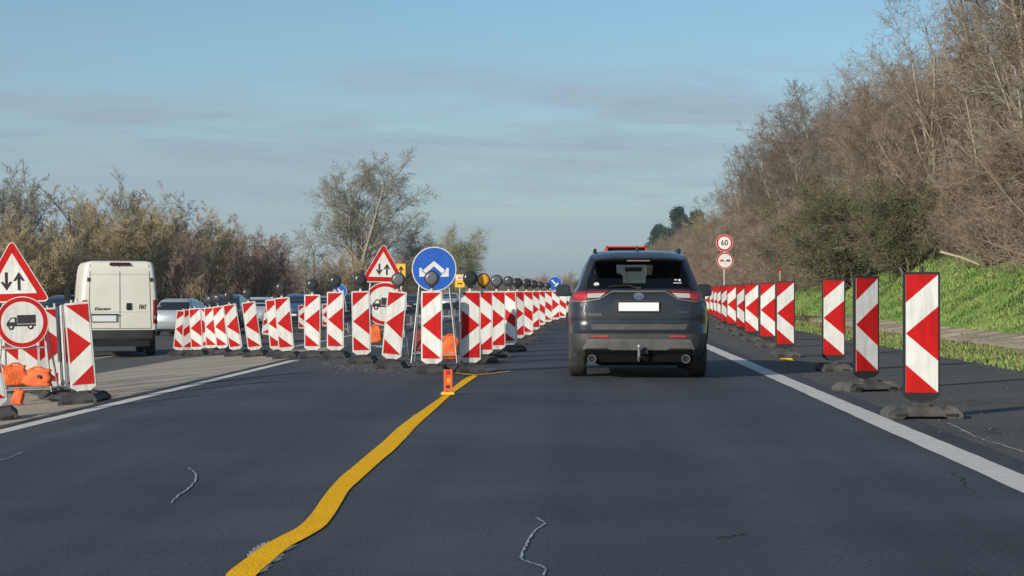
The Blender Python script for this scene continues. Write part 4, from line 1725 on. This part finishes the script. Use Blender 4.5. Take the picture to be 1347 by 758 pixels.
        if where == 'side_right':
            w_ = 'side'
        elif where == 'side_left':
            w_, sgn = 'side', -1
        for v in bm.verts:
            a, z = v.co.x, v.co.z
            if w_ == 'rear':
                v.co = Vector((a, self.rear(a, z) - off, z))
            elif w_ == 'front':
                v.co = Vector((a, self.front(a, z) + off, z))
            else:
                v.co = Vector((sgn * (self.side(a, z) + off), a, z))
        d_ = {'rear': Vector((0, thick, 0)), 'front': Vector((0, -thick, 0)), 'side': Vector((-sgn * thick, 0, 0))}[w_]
        fs_ = bm.faces[:]
        r_ = bmesh.ops.extrude_face_region(bm, geom=fs_, use_keep_orig=True)
        for e in r_['geom']:
            if isinstance(e, bmesh.types.BMVert):
                e.co += d_
        bmesh.ops.recalc_face_normals(bm, faces=bm.faces)
        for f in bm.faces:
            f.smooth = True
        me = bpy.data.meshes.new(name)
        bm.to_mesh(me)
        bm.free()
        me.materials.append(m_)
        me.set_sharp_from_angle(angle=R(smooth))
        o = bpy.data.objects.new(name, me)
        COL.objects.link(o)
        o.parent = parent
        return o


def wheel(parent, x, y, r, w, inner=False, rim_m=M_rim, name='wheel'):
    s = 1 if x > 0 else -1
    root = empty(name, (x, y, r))
    root.parent = parent
    h = w / 2
    mb = MB()
    mb.lathe([(r * .66, -h), (r * .93, -h), (r * .985, -h * .8), (r, -h * .55), (r, h * .55), (r * .985, h * .8), (r * .93, h), (r * .66, h)], M_tyre, 40, 'X')
    mb.build('tyre', root, smooth=35)
    mb = MB()
    mb.lathe([(r * .67, -h * .8), (r * .67, h * .8), (r * .62, h * .82 * s), (r * .6, h * .3 * s)], M_dark if rim_m is None else rim_m, 32, 'X')
    for i in range(5):
        a = 2 * math.pi * i / 5
        rot = Matrix.Rotation(a, 3, 'X')
        mb.box(rot @ Vector((s * h * .6, 0, r * .34)), (.03, .07, r * .6), rim_m or M_dark, rot)
    mb.lathe([(r * .14, s * h * .4), (r * .14, s * h * .75)], rim_m or M_dark, 16, 'X')
    mb.build('rim', root, smooth=35)
    return root


def seat(parent, x, y, z, hr=True):
    mb = MB()
    mb.box((x, y, z + .0), (.50, .14, .62), M_seat, Matrix.Rotation(R(-12), 3, 'X'), taper=.86)
    mb.box((x, y + .3, z - .3), (.52, .55, .16), M_seat)
    if hr:
        mb.box((x, y - .07, z + .42), (.27, .11, .2), M_seat, taper=.85)
        for s in (-.06, .06):
            mb.tube((x + s, y - .06, z + .25), (x + s, y - .07, z + .34), .008, M_chrome, 6)
    return mb.build('seat', parent, bevel=.02)


# ---- the dark SUV ahead
CY, CX = 23.35, lat(840.5, 23.35)
suv = empty('suv', (CX, CY, 0.0), R(-0.2))
SV = Shell([
    (0.22, .76, .17, 4.38, .06, .15, .12),
    (0.30, .82, .08, 4.46, .06, .15, .14),
    (0.38, .875, .02, 4.52, .05, .15, .18),
    (0.50, .905, .00, 4.56, .05, .15, .22),
    (0.585, .915, .01, 4.56, .05, .15, .24),
    (0.60, .918, .035, 4.55, .05, .15, .24),
    (0.72, .925, .085, 4.54, .05, .15, .25),
    (0.80, .928, .085, 4.52, .05, .15, .25),
    (0.95, .92, .10, 4.46, .05, .15, .25),
    (1.04, .895, .115, 4.30, .05, .15, .24),
    (1.09, .865, .13, 3.55, .05, .12, .22),
    (1.14, .835, .155, 3.35, .05, .12, .20),
    (1.20, .80, .20, 3.22, .05, .12, .18),
    (1.34, .745, .31, 2.92, .05, .12, .16),
    (1.47, .695, .415, 2.60, .05, .12, .15),
    (1.555, .655, .49, 2.36, .05, .12, .14),
    (1.60, .625, .55, 2.22, .05, .12, .14),
    (1.635, .58, .62, 2.10, .05, .12, .14),
    (1.655, .50, .74, 2.0, .05, .12, .14),
    (1.665, .36, .95, 1.85, .05, .12, .12)], 4.6)
rear_win = [(-.655, 1.175), (.655, 1.175), (.635, 1.27), (.555, 1.485), (-.555, 1.485), (-.635, 1.27)]
front_win = [(-.62, 1.16), (.62, 1.16), (.53, 1.5), (-.53, 1.5)]
side_win1 = [(.95, 1.17), (3.0, 1.16), (2.35, 1.48), (1.05, 1.50)]
SV.mesh('body', suv, [M_paint, M_plastic, M_under], lambda x, y, z: 2 if z < .37 and abs(x) < .7 and y < .6 else (1 if z < .59 else 0),
        wheels=(.93, 3.62), wr=.41, wz=.36, cuts=[(rear_win, 'rear'), (front_win, 'front'), (side_win1, 'side')], fine=.045)
# glass
SV.patch('rear_window', suv, [(-.675, 1.16), (.675, 1.16), (.655, 1.27), (.575, 1.50), (-.575, 1.50), (-.655, 1.27)], 'rear', M_glass, .004, .003)
SV.patch('windscreen', suv, [(-.64, 1.15), (.64, 1.15), (.55, 1.51), (-.55, 1.51)], 'front', M_glass_clear, .003, .003)
for s in ('side_left', 'side_right'):
    SV.patch('side_window', suv, [(.9, 1.155), (3.06, 1.15), (2.36, 1.495), (1.0, 1.515)], s, M_glass_clear, .003, .003)
    SV.patch('window_pillar', suv, [(1.42, 1.15), (1.50, 1.15), (1.50, 1.51), (1.42, 1.51)], s, M_black, .006, .02)
    SV.patch('window_pillar', suv, [(2.2, 1.15), (2.30, 1.15), (2.22, 1.50), (2.12, 1.50)], s, M_black, .006, .02)
    SV.patch('wheel_arch', suv, [(.93 + .48 * math.cos(a), max(.28, .36 + .48 * math.sin(a))) for a in [R(-10 + 200 * i / 16) for i in range(17)]] +
             [(.93 + .405 * math.cos(a), max(.28, .36 + .405 * math.sin(a))) for a in [R(190 - 200 * i / 16) for i in range(17)]], s, M_plastic, .022, .07)
    SV.patch('door_handle', suv, [(1.55, .95), (1.78, .96), (1.78, .985), (1.55, .975)], s, M_paint, .03, .03)
# black band at the foot of the glass, tailgate cut lines
SV.patch('tailgate_seam', suv, [(-.70, .98), (-.69, .98), (-.66, .74), (-.61, .625), (.61, .625), (.66, .74), (.69, .98), (.70, .98), (.672, .74), (.618, .615), (-.618, .615), (-.672, .74)],
         'rear', M_black, .003, .02, step=.08)
# tailgate hollow around the plate
SV.patch('plate_recess', suv, [(-.36, .90), (-.30, .80), (.30, .80), (.36, .90), (.31, 1.015), (-.31, 1.015)], 'rear', mat('recess_black', (.02, .021, .024), .5), .003, .01)
SV.patch('lower_tailgate', suv, [(-.63, .705), (.63, .705), (.60, .635), (-.60, .635)], 'rear', mat('lit_band_grey', (.05, .05, .051), .5, color2=(.085, .082, .076), scale=3), .012, .03)  # lighter grey puts the light caught by this up-facing band into its colour
# lamps
for s in (-1, 1):
    def q(pts):
        P_ = [(s * p[0], p[1]) for p in pts]
        return P_ if s > 0 else P_[::-1]
    o1 = SV.patch('tail_lamp', suv, q([(.67, 1.125), (.835, 1.118), (.862, 1.06), (.862, 1.0), (.83, .985), (.70, .995), (.67, 1.02)]), 'rear', M_tail, .014, .03)
    SV.patch('lamp_strip', o1, q([(.385, 1.135), (.66, 1.128), (.66, 1.105), (.40, 1.118)]), 'rear', M_tail, .014, .03)
    SV.patch('reversing_lens', o1, q([(.425, 1.108), (.66, 1.098), (.66, 1.04), (.50, 1.046)]), 'rear', M_clear, .013, .03)
    SV.patch('lamp_inner', o1, q([(.665, 1.03), (.78, 1.03), (.84, 1.055), (.80, 1.085), (.665, 1.09)]), 'rear', mat('tail_lamp_bright', (.45, .03, .035), .2, coat=.6), .018, .01)
    SV.patch('reflector', suv, q([(.39, .563), (.60, .558), (.61, .54), (.39, .538)]), 'rear', M_reflector, .012, .03)
    # exhaust pipe
    mb = MB()
    mb.lathe([(.040, .02), (.044, .0), (.056, .0), (.058, .012), (.058, .25), (.045, .25)], M_chrome, 20, 'Y', (s * .60, .03, .262), mats=[M_black, M_chrome, M_chrome, M_chrome, M_chrome])
    mb.build('exhaust_pipe', suv, smooth=35)
    # door mirror
    mb = MB()
    mb.box((s * 1.00, 2.72, 1.14), (.23, .15, .17), M_paint, taper=.85, tapery=.8)
    mb.box((s * .90, 2.74, 1.08), (.16, .08, .04), M_black)
    mo = mb.build('door_mirror', suv, bevel=.03, smooth=40)
    mb = MB()
    mb.box((s * 1.005, 2.638, 1.14), (.18, .008, .13), mat('mirror_glass', (.10, .11, .12), .15, .9), taper=.9)
    mb.build('mirror_glass', mo, bevel=.003)
    # roof rail
    mb = MB()
    mb.path([(s * .55, .75, 1.63), (s * .555, .85, 1.675), (s * .56, 2.1, 1.68), (s * .55, 2.25, 1.63)], .02, M_black, 8)
    mb.build('roof_rail', suv, smooth=60)
    wheel(suv, s * .785, .93, .355, .235)
    wheel(suv, s * .785, 3.62, .355, .235)
# chrome strip between lamps, arched over the plate
arch = [(-.86, .985), (-.70, .983), (-.50, 1.02), (-.345, 1.115), (.345, 1.115), (.50, 1.02), (.70, .983), (.86, .985)]
SV.patch('chrome_strip', suv, arch + [(p[0] * .985, p[1] + .022) for p in arch[::-1]], 'rear', M_trim, .018, .03, smooth=40)
# spoiler
mb = MB()
sp = []
xs_ = [-.585, -.50, -.3, 0, .3, .50, .585]
for x in xs_:
    e = .06 * (abs(x) / .585) ** 2
    g = -.045 * (abs(x) / .585) ** 4
    sp.append([(x, .21 + e, 1.535 + g * .5), (x, .20 + e, 1.56 + g * .7), (x, .36 + e, 1.628 + g), (x, .62, 1.652 + g), (x, .62, 1.58 + g * .5), (x, .40, 1.515)])
vs_, fs_ = [], []
for r_ in sp:
    vs_ += r_
for i in range(len(xs_) - 1):
    for j in range(6):
        fs_.append((i * 6 + j, i * 6 + (j + 1) % 6, (i + 1) * 6 + (j + 1) % 6, (i + 1) * 6 + j))
fs_ += [tuple(range(6)), tuple(range(len(vs_) - 1, len(vs_) - 7, -1))]
mb.add(vs_, fs_, M_paint)
spo = mb.build('spoiler', suv, smooth=30)
mb = MB()
mb.box((0, .245, 1.522), (.29, .03, .014), mat('brake_strip', (.25, .2, .2), .2))
mb.build('brake_light', spo)
# shark fin
mb = MB()
mb.prism([(-.02, 0), (.02, 0), (.006, .075), (-.006, .075)], 0, .01, M_paint)
mb.v = [(p[0] * (1 if p[2] < .01 else .6), .72 + (p[1] * 12 if p[2] < .01 else .02 + p[1] * 4), 1.655 + p[2]) for p in mb.v]
mb.build('aerial', suv, bevel=.003)
# number plate
mb = MB()
yp = SV.rear(0, .93)
mb.box((0, yp - .012, .925), (.54, .016, .135), M_black)
pl = mb.build('number_plate', suv, bevel=.003)
mb = MB()
mb.box((0, yp - .0225, .928), (.515, .006, .108), M_plate)
mb.build('plate_face', pl, bevel=.002)
# badge: nested ovals
mb = MB()
ye = SV.rear(0, 1.065) - .012


def oval(mb, cx_, cz, a, b, t, y, m_, n=28):
    for i in range(n):
        t0, t1 = 2 * math.pi * i / n, 2 * math.pi * (i + 1) / n
        mb.prism([(cx_ + a * math.cos(t0), cz + b * math.sin(t0)), (cx_ + a * math.cos(t1), cz + b * math.sin(t1)),
                  (cx_ + (a - t) * math.cos(t1), cz + (b - t) * math.sin(t1)), (cx_ + (a - t) * math.cos(t0), cz + (b - t) * math.sin(t0))], y, y + .014, m_)


disc_pts = [(.06 * math.cos(2 * math.pi * i / 28), 1.065 + .04 * math.sin(2 * math.pi * i / 28)) for i in range(28)]
mb.prism(disc_pts, ye + .006, ye + .014, mat('badge_blue', (.05, .1, .25), .2))
oval(mb, 0, 1.065, .064, .044, .010, ye, M_chrome)
oval(mb, 0, 1.065, .021, .036, .008, ye - .001, M_chrome)
oval(mb, 0, 1.082, .042, .017, .007, ye - .002, M_chrome)
mb.build('badge', suv)
text_mesh('RAV4', .055, M_chrome, 'model_lettering', suv, (-.56, SV.rear(-.56, .83) - .008, .825), (R(90), 0, R(-4)), sx=1.15)
text_mesh('HYBRID', .036, M_chrome, 'model_lettering', suv, (.56, SV.rear(.56, .85) - .008, .858), (R(90), 0, R(4)), sx=1.15)
# bumper trim, tow ball
sk = [(-.66, .505), (-.62, .512), (.62, .512), (.66, .505), (.72, .40), (.70, .375), (.66, .395), (.40, .40), (.36, .375), (-.36, .375), (-.40, .40), (-.66, .395), (-.70, .375), (-.72, .40)]
SV.patch('bumper_trim', suv, sk, 'rear', M_trim, .014, .04)
mb = MB()
mb.box((0, .35, .205), (1.22, .35, .07), M_under, Matrix.Rotation(R(180), 3, 'Y'), taper=.82)
mb.box((0, .18, .27), (1.2, .2, .1), M_under)
mb.build('underbody', suv)
mb = MB()
mb.path([(0, .2, .27), (0, -.04, .25), (0, -.09, .30), (0, -.09, .40)], .02, M_steel_dull, 8)
mb.lathe([(.004, -.028), (.018, -.022), (.027, -.006), (.027, .006), (.018, .022), (.004, .028)], M_steel, 16, 'Z', (0, -.09, .425))
mb.box((.07, -.0, .36), (.09, .05, .06), M_black)
mb.build('tow_ball', suv, smooth=50)
# wiper and stickers
mb = MB()
wy = [(x, SV.rear(x, z) - .02, z) for x, z in ((-.02, 1.165), (-.12, 1.205), (-.24, 1.20), (-.40, 1.185))]
mb.path(wy, .011, M_black, 6)
mb.box((0, wy[0][1] - .0, 1.165), (.06, .04, .04), M_black)
mb.build('rear_wiper', suv)
mb = MB()
mb.prism([(-.54 + .035 * math.cos(2 * math.pi * i / 16), 1.215 + .028 * math.sin(2 * math.pi * i / 16)) for i in range(16)], SV.rear(-.54, 1.215) - .010, SV.rear(-.54, 1.215) - .007, M_white)
mb.build('window_sticker', suv)
mb = MB()
for (x, w_, z, h_) in ((.48, .03, 1.275, .014), (.53, .03, 1.27, .025), (.50, .11, 1.235, .008)):
    mb.box((x, SV.rear(x, z) - .009, z), (w_, .003, h_), M_white)
mb.build('window_sticker', suv)
# interior
mb = MB()
mb.box((0, 2.2, .62), (1.5, 3.5, .1), M_dark)
mb.box((0, .55, .86), (1.4, .6, .40), M_dark)
mb.box((0, 3.25, .98), (1.35, .5, .22), M_dark)
mb.build('cabin_floor', suv)
for x in (-.42, .42):
    seat(suv, x, 1.25, 1.05)
    seat(suv, x * .9, 2.2, 1.04)
mb = MB()
mb.box((0, 1.22, .98), (1.3, .15, .5), M_seat, Matrix.Rotation(R(-12), 3, 'X'))
mb.build('rear_bench', suv, bevel=.02)
mb = MB()
mb.box((0, 2.72, 1.44), (.24, .03, .06), M_black)
mb.build('rear_view_mirror', suv, bevel=.01)
tag(suv, 'dark grey five door suv seen from behind, driving in our lane', 'car')

# ---- the white panel van
vd = 47.0
VX = lat(158, vd)
van = empty('van', (VX, vd, tz(VX)), R(18))
VN = Shell([
    (0.42, .93, .06, 5.35, .04, .3, .12), (0.50, .95, .0, 5.4, .03, .3, .10), (0.70, .96, .0, 5.4, .03, .3, .10),
    (0.72, 1.0, .06, 5.38, .02, .3, .08), (1.1, 1.015, .06, 5.25, .02, .3, .08), (1.4, 1.01, .07, 4.9, .02, .3, .08),
    (1.9, .975, .09, 4.3, .02, .25, .08), (2.3, .93, .12, 3.9, .02, .2, .09), (2.43, .90, .15, 3.7, .02, .2, .10),
    (2.49, .85, .22, 3.5, .02, .2, .12), (2.52, .72, .4, 3.2, .02, .2, .12)], 5.5)
VN.mesh('body', van, [M_van, M_plastic], lambda x, y, z: 1 if z < .71 else 0, wheels=(1.15, 4.5), wr=.42, wz=.36, fine=.09)
VN.patch('door_seam', van, [(-.008, .76), (.008, .76), (.008, 2.42), (-.008, 2.42)], 'rear', M_seam, .004, .01, .2)
for s in (-1, 1):
    e = .80
    VN.patch('door_seam', van, [(s * e - .007, .76), (s * e + .007, .76), (s * (e - .05) + .007, 2.42), (s * (e - .05) - .007, 2.42)], 'rear', M_seam, .004, .01, .2)
    VN.patch('hinge', van, [(s * (e - .0) - .03, 1.98), (s * e + .04, 1.98), (s * e + .04, 2.08), (s * e - .03, 2.08)], 'rear', M_seam, .02, .03)
    o1 = VN.patch('tail_lamp', van, [(s * .91 - .06, .88), (s * .91 + .06, .88), (s * .90 + .06, 1.50), (s * .90 - .05, 1.50)], 'rear', M_tail, .012, .04)
    VN.patch('lamp_lens', o1, [(s * .91 - .04, 1.0), (s * .91 + .04, 1.0), (s * .91 + .04, 1.09), (s * .91 - .04, 1.09)], 'rear', M_clear, .016, .01)
    wheel(van, s * .86, 1.15, .35, .225, rim_m=M_steel_dull)
    wheel(van, s * .86, 4.5, .35, .225, rim_m=M_steel_dull)
    mb = MB()
    mb.box((s * 1.17, 4.15, 1.65), (.2, .16, .36), M_black, taper=.9)
    mb.box((s * 1.06, 4.2, 1.55), (.2, .06, .06), M_black)
    mb.build('door_mirror', van, bevel=.03)
    VN.patch('side_window', van, [(3.35, 1.45), (4.45, 1.45), (3.85, 2.12), (3.4, 2.12)], 'side_right' if s > 0 else 'side_left', M_glass_dark, .006, .01)
for z in (2.16, 1.18):
    VN.patch('door_crease', van, [(-.74, z), (.74, z), (.74, z + .010), (-.74, z + .010)], 'rear', mat('crease_shade', (.42, .39, .33), .6), .003, .01, .2)  # shade of the pressed crease put into the colour of thin strips
VN.patch('door_bottom_seam', van, [(-.80, .75), (.80, .75), (.80, .765), (-.80, .765)], 'rear', M_seam, .004, .01, .2)
VN.patch('windscreen', van, [(-.8, 1.45), (.8, 1.45), (.72, 2.2), (-.72, 2.2)], 'front', M_glass_dark, .006, .01, .1)
VN.patch('brake_light', van, [(-.27, 2.405), (.27, 2.405), (.25, 2.475), (-.25, 2.475)], 'rear', mat('brake_lamp_dark', (.10, .012, .015), .2), .06, .1)
VN.patch('door_handle', van, [(.17, 1.24), (.29, 1.24), (.30, 1.32), (.29, 1.42), (.17, 1.42), (.16, 1.32)], 'rear', M_black, .02, .03)
mb = MB()
mb.box((-.40, VN.rear(-.4, 1.06) - .02, 1.02), (.66, .02, .19), mat('plate_holder', (.30, .28, .24), .6))
mb.box((-.40, VN.rear(-.4, 1.06) - .035, 1.125), (.68, .06, .03), M_seam)
pl = mb.build('number_plate', van, bevel=.003)
mb = MB()
mb.box((-.40, VN.rear(-.4, 1.0) - .036, 1.02), (.60, .006, .155), M_plate)
mb.build('plate_face', pl)
text_mesh('FIAT', .17, M_seam, 'maker_lettering', van, (.58, VN.rear(.58, 1.31) - .008, 1.31), sx=.55)
text_mesh('Ducato', .11, M_seam, 'model_lettering', van, (-.45, VN.rear(-.45, 1.27) - .008, 1.27), sx=1.25, shear=.3)
mb = MB()
mb.box((0, .25, .36), (1.5, .5, .14), M_black)
mb.box((0, 2.8, .34), (1.3, 4.2, .12), M_black)
mb.build('underbody', van)
tag(van, 'cream white panel van seen from behind on the opposite carriageway', 'van')

# ---- oncoming cars behind the beacons


def make_car(paint, suvish=False):
    root = empty('car')
    k = 1.1 if suvish else 1.0
    SC = Shell([
        (0.2, .74, .12, 4.15, .08, .16, .2), (0.35, .83, .03, 4.26, .08, .18, .28), (0.55, .87, .0, 4.3, .08, .18, .3), (0.75 * k, .88, .02, 4.27, .08, .18, .3),
        (0.86 * k, .865, .06, 4.1, .08, .18, .28), (0.92 * k, .84, .09, 3.4, .08, .15, .25), (0.96 * k, .80, .12, 3.2, .08, .15, .22),
        (1.15 * k, .72, .30, 2.85, .08, .14, .2), (1.33 * k, .64, .5, 2.4, .08, .12, .2), (1.40 * k, .58, .66, 2.15, .08, .12, .2), (1.44 * k, .44, .95, 1.9, .08, .1, .15)], 4.3)
    SC.mesh('body', root, [paint, M_plastic], lambda x, y, z: 1 if z < .3 else 0, wheels=(.8, 3.45), wr=.36, wz=.31, fine=.09)
    SC.patch('windscreen', root, [(-.68, 1.0 * k), (.68, 1.0 * k), (.56, 1.33 * k), (-.56, 1.33 * k)], 'front', M_glass_dark, .01, .01, .1)
    SC.patch('rear_window', root, [(-.66, 1.0 * k), (.66, 1.0 * k), (.55, 1.31 * k), (-.55, 1.31 * k)], 'rear', M_glass_dark, .01, .01, .1)
    SC.patch('grille', root, [(-.32, .56), (.32, .56), (.36, .68), (-.36, .68)], 'front', M_black, .01, .02, .1)
    SC.patch('lower_grille', root, [(-.5, .28), (.5, .28), (.46, .42), (-.46, .42)], 'front', M_black, .01, .02, .1)
    SC.patch('number_plate', root, [(-.26, .44), (.26, .44), (.26, .545), (-.26, .545)], 'front', M_plate, .02, .02, .1)
    for s in (-1, 1):
        def q(pts):
            P_ = [(s * p[0], p[1]) for p in pts]
            return P_ if s > 0 else P_[::-1]
        SC.patch('headlight', root, q([(.45, .60), (.70, .62), (.78, .72), (.74, .77), (.50, .70)]), 'front', mat('headlight_glass', (.7, .72, .74), .1, coat=.8), .012, .02, .1)
        SC.patch('tail_lamp', root, q([(.55, .72), (.78, .72), (.80, .85), (.58, .85)]), 'rear', M_tail, .012, .02, .1)
        SC.patch('side_window', root, [(.75, 1.0 * k), (3.0, .99 * k), (2.35, 1.32 * k), (.95, 1.33 * k)], 'side_right' if s > 0 else 'side_left', M_glass_dark, .008, .01, .15)
        mb = MB()
        mb.box((s * .97, 2.75, 1.0 * k), (.2, .12, .13), paint, taper=.85)
        mb.box((s * .86, 2.77, .96 * k), (.14, .05, .04), M_black)
        mb.build('door_mirror', root, bevel=.02)
        wheel(root, s * .77, .8, .31, .2)
        wheel(root, s * .77, 3.45, .31, .2)
    mb = MB()
    mb.box((0, 2.1, .24), (1.2, 3.6, .12), M_black)
    mb.build('underbody', root)
    return root


cars = [
    (226, 70, 'silver hatchback seen between the white van and the leaning beacons', (.42, .45, .48), 0, False),
    (84, 74, 'dark blue grey car partly hidden left of the white van', (.06, .09, .13), 180, True),
    (296, 76, 'dark car with bluish roof behind the shaded beacons', (.05, .07, .10), 180, True),
    (340, 88, 'white oncoming car with headlights seen between the tilted beacons and the leaning one', (.68, .70, .70), 180, False),
    (392, 97, 'blue oncoming car behind the first upright beacon', (.06, .13, .25), 180, True),
    (422, 112, 'silver grey oncoming car between the two upright beacons', (.35, .38, .40), 180, False),
    (461, 116, 'dark oncoming car half hidden left of the middle lorry sign', (.025, .035, .05), 180, True),
    (540, 150, 'dark grey oncoming car in the gap left of the blue disc', (.04, .045, .05), 180, False),
    (592, 165, 'pale silver oncoming car seen under the blue disc, right side', (.55, .58, .6), 180, True),
]
for i, (px, d, lab, c, rz, sv) in enumerate(cars):
    o = make_car(mat('car_paint_%d' % i, c, .3, .35, coat=.7), sv)
    x = lat(px, d)
    o.location = (x, d + (2.1 if rz else 0), tz(x))
    o.rotation_euler = (0, 0, R(rz))
    tag(o, lab, 'car', 'cars on the opposite carriageway')

# ---- red lorry far ahead, only its top showing over the car roof
d = 112.0
x = lat(824, d)
root = empty('lorry', (x, d, 0))
M_lred = mat('lorry_red', (.62, .025, .02), .4)
mb = MB()
W, H = 2.46, CAMH + (383 - 324) * d / F
M_lpale = mat('lorry_side_pale', (.42, .43, .44), .5)
for s in (-1, 1):
    mb.box((s * (W / 2 - .05), 3.5, (H + .1) / 2), (.1, 7, H - 1.9), M_lpale)
    mb.box((s * (W / 2 - .05), 3.5, H - .425), (.1, 7, .85), M_lred)
mb.box((0, 3.5, H - .04), (W, 7, .08), M_lred)
mb.box((0, 3.5, 1.05), (W, 7, .1), M_lred)
mb.box((0, 6.95, (H + 1) / 2), (W - .2, .1, H - 1.1), M_lred)
mb.build('cargo_box', root)
mb = MB()
mb.box((0, .9, H - .45), (W - .3, .05, .85), mat('lorry_recess_shade', (.16, .02, .02), .5))  # darker red puts the shade inside the open top into the colour
mb.build('canopy', root)
for s in (-1, 1):
    mb = MB()
    mb.box((s * (W / 4 - .03), .04, 1.1 + (H - 1.55) / 2), (W / 2 - .09, .05, H - 1.6), mat('lorry_door_pale', (.26, .27, .28), .5))
    mb.build('rear_door', root)
mb = MB()
mb.box((0, 8.2, 1.7), (2.3, 1.8, 2.3), M_lred)
mb.build('cab', root, bevel=.08)
mb = MB()
mb.box((0, 4, .75), (.9, 8.5, .25), M_black)
mb.box((0, .1, .6), (2.3, .1, .15), M_black)
mb.build('chassis', root)
for s in (-1, 1):
    wheel(root, s * 1.0, 1.6, .48, .32, rim_m=M_steel_dull)
    wheel(root, s * 1.0, 8.1, .48, .32, rim_m=M_steel_dull)
    mb = MB()
    mb.box((s * .95, .03, .62), (.3, .05, .12), M_tail)
    mb.build('tail_lamp', root)
tag(root, 'red box lorry far ahead, only its top showing over the dark car', 'lorry')
# ---- thin air haze
HAZE = 0.00022
hm = bpy.data.materials.new('haze_air')
hm.use_nodes = True
hm.node_tree.nodes.remove(hm.node_tree.nodes['Principled BSDF'])
pv = N(hm.node_tree, 'ShaderNodeVolumePrincipled')
pv.inputs['Color'].default_value = (0.86, 0.92, 1.0, 1)
pv.inputs['Density'].default_value = HAZE
pv.inputs['Anisotropy'].default_value = 0.2
hm.node_tree.links.new(pv.outputs[0], hm.node_tree.nodes['Material Output'].inputs['Volume'])
mb = MB()
mb.box((0, 2240, 22), (6100, 4640, 50), hm)
tag(mb.build('haze'), kind='stuff')
for m_ in PROTO:
    if m_ not in USED:
        print('unused proto', m_)
for o in bpy.data.objects:
    if 'proto_h' in o:
        del o['proto_h']
